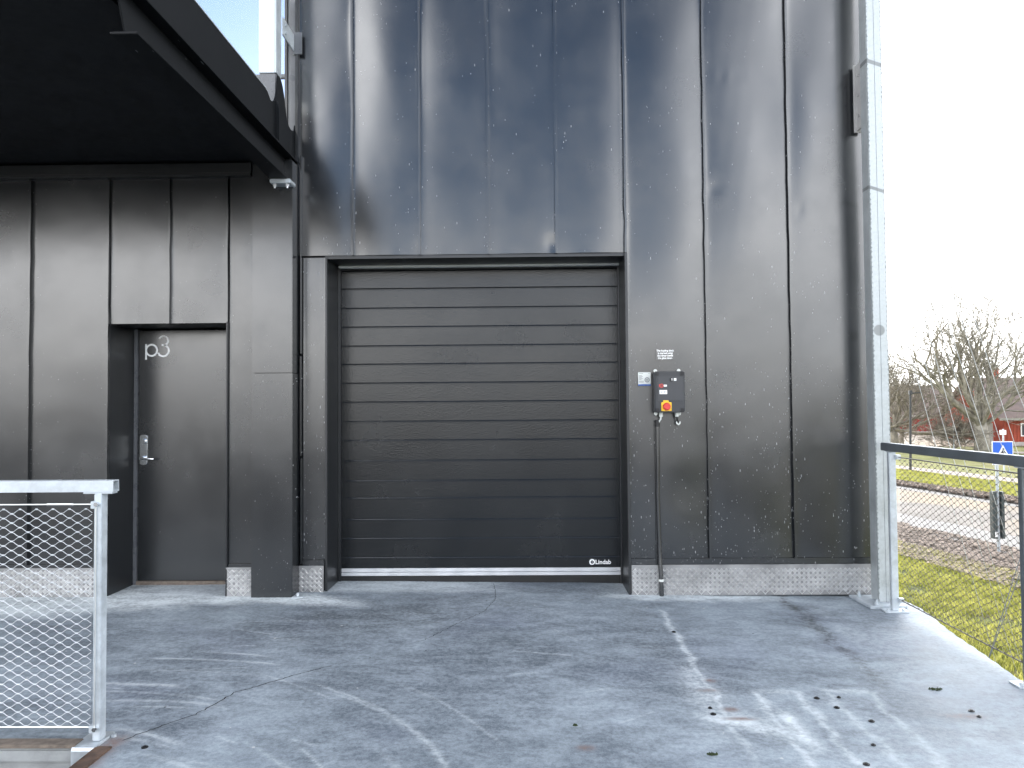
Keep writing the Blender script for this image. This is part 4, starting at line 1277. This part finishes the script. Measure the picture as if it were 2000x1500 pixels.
ANCH = [(0.89, -2.30), (0.887, -2.375), (1.459, -2.157), (1.575, -2.144), (1.511, -2.277), (1.608, -2.437), (1.501, -2.694), (1.39, -2.877), (2.15, -2.299), (2.146, -2.367), (-1.635, -2.80), (0.959, -1.03)]
for k, (x, y) in enumerate(ANCH):
    a = part('floor_anchor', anchor(x, y, 0.0095 if k % 3 else 0.007), M_DARK)
    tag(a, 'small dark cut-off anchor bolt set in the concrete dock floor', 'anchor bolt', 'cut-off anchor bolts in the floor')
for k, (x, y, s, lab) in enumerate(((2.132, -2.011, 0.036, 'small clump of moss on the dock floor near the right railing'), (0.78, -2.80, 0.022, 'dark clump of debris on the floor below the two old bay outlines'), (0.22, -2.52, 0.009, 'tiny dark crumb of debris in the middle of the dock floor'))):
    mb = MB()
    for _ in range(46):
        a = random.uniform(0, 6.28); rr2 = s * random.random() ** 0.5
        cx, cy2 = x + rr2 * math.cos(a), y + 0.5 * rr2 * math.sin(a)
        h = random.uniform(0.003, 0.010); q = random.uniform(0.003, 0.007)
        b0 = random.uniform(0, 6.28)
        z = fz(x) + 0.001
        mb.poly([(cx + q * math.cos(b0 + j * 2.09), cy2 + q * math.sin(b0 + j * 2.09), z) for j in range(3)] + [(cx, cy2, z + h)], [(0, 1, 3), (1, 2, 3), (2, 0, 3), (0, 2, 1)])
    tag(part('debris', mb, M_MOSS), lab, 'debris')

# ------------------------------------------------------------------ street furniture beyond
sg = thing('crossing_sign', (9.59, 9.7, GZ), 'blue pedestrian crossing sign on a grey pole beside the road', 'road sign')
part('pole', MB().tube([(9.59, 9.735, GZ - 0.1), (9.60, 9.735, 0.62)], 0.03, 10), M_GALV, sg, smooth=True)
boxp('sign_edge', (9.478, 9.902, 9.682, 9.695, 0.178, 0.655), M_WHITE, sg, bevel=0.002)
boxp('sign_face', (9.495, 9.885, 9.676, 9.683, 0.195, 0.638), M_SIGNBLUE, sg)
part('white_triangle', MB().prism([(9.52, 0.255), (9.86, 0.255), (9.69, 0.585)], 1, 9.670, 9.675), M_WHITE, sg)
mb = MB().cyl((9.695, 0.498), 0.021, 1, 9.664, 9.669, 12)
mb.prism([(9.675, 0.475), (9.712, 0.475), (9.715, 0.39), (9.672, 0.39)], 1, 9.664, 9.669)
mb.prism([(9.672, 0.389), (9.694, 0.389), (9.665, 0.285), (9.643, 0.285)], 1, 9.664, 9.669)
mb.prism([(9.694, 0.389), (9.715, 0.389), (9.742, 0.285), (9.722, 0.285)], 1, 9.664, 9.669)
mb.prism([(9.672, 0.465), (9.676, 0.44), (9.640, 0.395), (9.628, 0.405)], 1, 9.664, 9.669)
mb.prism([(9.714, 0.465), (9.712, 0.44), (9.748, 0.40), (9.757, 0.41)], 1, 9.664, 9.669)
part('walking_figure', mb, M_DARK, sg)
mb = MB().box(9.455, 9.535, 9.66, 9.78, -1.31, -0.36).box(9.625, 9.685, 9.66, 9.78, -1.31, -0.36).box(9.535, 9.625, 9.775, 9.785, -1.31, -0.36)
part('screen_panel', mb, M_SIGNGREEN, sg, bevel=0.004)
boxp('small_label', (9.475, 9.525, 9.652, 9.659, -1.27, -1.17), M_WHITE, sg)

lp = thing('street_lamp', (17.7, 29.6, GZ), 'slim dark street lamp with a short arm on the lawn beyond the road', 'street lamp')
part('pole', MB().tube([(17.7, 29.6, GZ - 0.1), (17.78, 29.6, 2.02)], [0.06, 0.045], 8), M_LAMP, lp, smooth=True)
part('arm', MB().tube([(17.78, 29.6, 1.93), (18.22, 29.6, 1.95)], 0.03, 6), M_LAMP, lp, smooth=True)
boxp('lamp_head', (17.71, 17.85, 29.52, 29.68, 1.86, 2.06), M_LAMP, lp, bevel=0.02)
for k, (x, y, h, lab) in enumerate(((21.1, 28.2, 1.9, 'pale marker post with a small white box on the far lawn'), (28.2, 45.0, 1.55, 'thin pale marker post in front of the bushes'))):
    mp = thing('marker_post', (x, y, GZ), lab, 'post')
    part('stake', MB().tube([(x, y, GZ - 0.1), (x, y, GZ + h)], 0.035, 6), M_GALV, mp)
    if k == 0:
        boxp('white_box', (x - 0.12, x + 0.10, y - 0.06, y + 0.06, GZ + h - 0.25, GZ + h - 0.05), M_WHITE, mp)
    else:
        boxp('cap', (x - 0.05, x + 0.05, y - 0.05, y + 0.05, GZ + h, GZ + h + 0.03), M_WHITE, mp)


# ------------------------------------------------------------------ unseen wood added behind the camera to darken the cladding's low reflections
g5 = np.random.default_rng(15)
mb = MB()
for k in range(1500):
    az = R(g5.uniform(96, 264))
    rad = g5.uniform(50, 64)
    x, y = rad * math.sin(az), rad * math.cos(az)
    h = g5.uniform(2.5, 5.0) * (0.75 + 0.25 * math.sin(az * 9.0) + 0.15 * math.sin(az * 23.0 + 1.0))
    rr_0 = g5.uniform(0.7, 1.7)
    z0 = GZ + g5.uniform(-0.3, 1.2)
    n = 5
    a0 = g5.uniform(0, 6.28)
    ring1 = [(x + rr_0 * g5.uniform(0.6, 1.2) * math.cos(a0 + 6.283 * j / n), y + rr_0 * g5.uniform(0.6, 1.2) * math.sin(a0 + 6.283 * j / n), z0 + h * g5.uniform(0.25, 0.6)) for j in range(n)]
    mb.poly([(x, y, z0)] + ring1 + [(x + g5.normal(0, 0.3), y + g5.normal(0, 0.3), z0 + h)], [(0, 1 + (j + 1) % n, 1 + j) for j in range(n)] + [(n + 1, 1 + j, 1 + (j + 1) % n) for j in range(n)])
tag(part('added_wood', mb, simple('added_wood_foliage', (0.16, 0.158, 0.15), 0.9, var=0.4, scale=0.3), fix=False), kind='stuff')


# ------------------------------------------------------------------ trees
def tree(name, base, seed, label, height, spread, limbs, mat, trunk_r, fork, levels=4, tilt=(25, 70), twig=0.014, upcurve=0.35, density=1.0, cat='tree', group=None):
    g = random.Random(seed)
    root = thing(name, base, label, cat, group)
    tk, cr_ = MB(), MB()
    B = Vector(base)

    def grow(mb, p, d, length, r, lev):
        n = (6, 4, 3, 3, 3)[lev]
        pts, rs = [p.copy()], [r]
        q = p.copy(); dd = d.copy()
        kids = []
        for i in range(n):
            dd = (dd + Vector((g.gauss(0, 0.22), g.gauss(0, 0.22), g.gauss(0.0, 0.16) + upcurve * 0.22))).normalized()
            q = q + dd * length / n
            pts.append(q.copy()); rs.append(r + (r * 0.55 - r) * (i + 1) / n)
            kids.append((q.copy(), dd.copy(), rs[-1]))
        mb.tube(pts, [max(x, twig * 0.55) for x in rs], 5 if lev < 2 else (4 if lev < 3 else 3), caps=False)
        if lev >= levels:
            return
        nk = int((5.5, 4.0, 3.2, 2.6, 2)[lev] * density + g.random())
        for k in range(nk):
            q, dd2, r2 = kids[min(n - 1, int(g.uniform(0.7, n + 0.4)))]
            ax = Vector((g.gauss(0, 1), g.gauss(0, 1), g.gauss(0, 0.6))).normalized()
            side = (dd2.cross(ax)).normalized()
            ang = R(g.uniform(18, 58))
            nd = (dd2 * math.cos(ang) + side * math.sin(ang)).normalized()
            grow(mb, q, nd, length * g.uniform(0.42, 0.72), r2 * g.uniform(0.45, 0.7), lev + 1)

    top = B + Vector((g.gauss(0, 0.1), 0, fork))
    tk.tube([B - Vector((0, 0, 0.3)), B + Vector((0, 0, fork * 0.4)), top], [trunk_r * 1.25, trunk_r, trunk_r * 0.95], 10)
    for k in range(limbs):
        az = 2 * math.pi * (k + g.uniform(-0.25, 0.25)) / limbs
        el = R(g.uniform(*tilt))
        d = Vector((math.cos(az) * math.sin(el) * spread, math.sin(az) * math.sin(el) * spread, math.cos(el))).normalized()
        grow(cr_, top - Vector((0, 0, g.uniform(0, 0.35) * fork)), d, height * g.uniform(0.42, 0.60), trunk_r * g.uniform(0.3, 0.5), 0)
    part('trunk', tk, mat, root, smooth='all', fix=False)
    part('crown', cr_, mat, root, smooth='all', fix=False)
    return root


tree('bare_tree', (29.45, 44.0, GZ), 5, 'large bare spreading tree with thick mossy trunk behind the crossing sign', 10.2, 1.0, 12, M_BARK, 0.42, 1.9, levels=4, tilt=(8, 66), twig=0.024, upcurve=0.5, density=1.05)
tree('bare_tree', (25.3, 47.0, GZ), 9, 'smaller bare tree just right of the galvanised column', 6.6, 1.0, 10, M_BARK2, 0.26, 1.4, levels=4, tilt=(15, 78), twig=0.022, upcurve=0.3, density=1.0)
tree('bare_tree', (36.4, 45.5, GZ), 14, 'bare tree at the right edge of the photo in front of the red house', 9.5, 0.9, 9, M_BARK, 0.3, 1.9, levels=4, tilt=(12, 60), twig=0.022, upcurve=0.45, density=0.9)
tree('bare_tree', (28.9, 53.5, GZ), 21, 'low bare thicket tree in front of the long red barn', 6.6, 1.1, 11, M_BARK2, 0.18, 0.9, levels=4, tilt=(15, 80), twig=0.024, upcurve=0.3, density=1.2)
tree('bare_bush', (28.6, 45.6, GZ), 31, 'brown leafless bush left of the thick tree trunk', 2.6, 1.0, 18, M_BARK2, 0.05, 0.12, levels=3, tilt=(8, 70), twig=0.013, density=1.5, cat='bush')

# ------------------------------------------------------------------ red buildings
def red_house(x0, x1, y0, y1, eave, ridge, wall, label, wins=(), chim=None, found=0.3, battens=0.0):
    h = thing('red_house', ((x0 + x1) / 2, (y0 + y1) / 2, GZ), label, 'building')
    boxp('foundation', (x0 - 0.03, x1 + 0.03, y0 - 0.03, y1, GZ - 0.1, GZ + found), M_STONE, h)
    wl = boxp('wall', (x0, x1, y0, y1, GZ + found, eave), wall, h)
    if battens:
        mb = MB()
        x = x0
        while x < x1:
            mb.box(x, x + 0.045, y0 - 0.03, y0, GZ + found, eave - 0.02)
            x += battens
        part('board_battens', mb, wall, wl)
    ym = (y0 + y1) / 2
    o = 0.4
    prof = [(y0 - o, eave - 0.10), (ym, ridge - 0.02), (y1 + o, eave - 0.10), (y1 + o, eave + 0.06), (ym, ridge + 0.14), (y0 - o, eave + 0.06)]
    rf = part('roof', MB().prism(prof, 0, x0 - 0.5, x1 + 0.5), M_ROOF, h)
    boxp('eaves_board', (x0 - 0.5, x1 + 0.5, y0 - o - 0.03, y0 - o - 0.002, eave - 0.12, eave + 0.05), M_STONE, h)
    part('gable', MB().prism([(y0, eave), (y1, eave), (ym, ridge - 0.05)], 0, x0 + 0.01, x1 - 0.01), wall, h)
    for wx, wz, ww, wh in wins:
        wd = boxp('window', (wx, wx + ww, y0 - 0.06, y0 - 0.005, wz, wz + wh), M_WHITE, h)
        boxp('pane', (wx + 0.08, wx + ww - 0.08, y0 - 0.075, y0 - 0.061, wz + 0.08, wz + wh - 0.08), M_WIN, wd)
    if chim:
        boxp('chimney', (chim, chim + 0.6, ym - 0.3, ym + 0.3, ridge - 0.3, ridge + 0.9), M_BARN2, rf)
    return h


red_house(31.0, 44.0, 71.7, 79.0, 0.30, 3.25, M_BARN, 'long low dark red barn with pale foundation behind the lamp post', found=0.32)
red_house(34.55, 46.0, 50.0, 58.0, 0.33, 3.3, M_BARN2, 'orange red wooden house with white window at the right edge', wins=((35.75, -0.95, 0.95, 0.95), (38.5, -0.95, 0.95, 0.95)), chim=36.0, found=0.25, battens=0.24)
boxp('chimney', (33.55, 34.1, 50.5, 51.1, GZ, 0.0), M_STONE)
tag(bpy.data.objects['chimney.001'] if 'chimney.001' in bpy.data.objects else bpy.data.objects['chimney'], 'pale stone pillar between the tree trunk and the orange red house', 'pillar')
bpy.data.objects['chimney.001' if 'chimney.001' in bpy.data.objects else 'chimney'].name = 'stone_pillar'
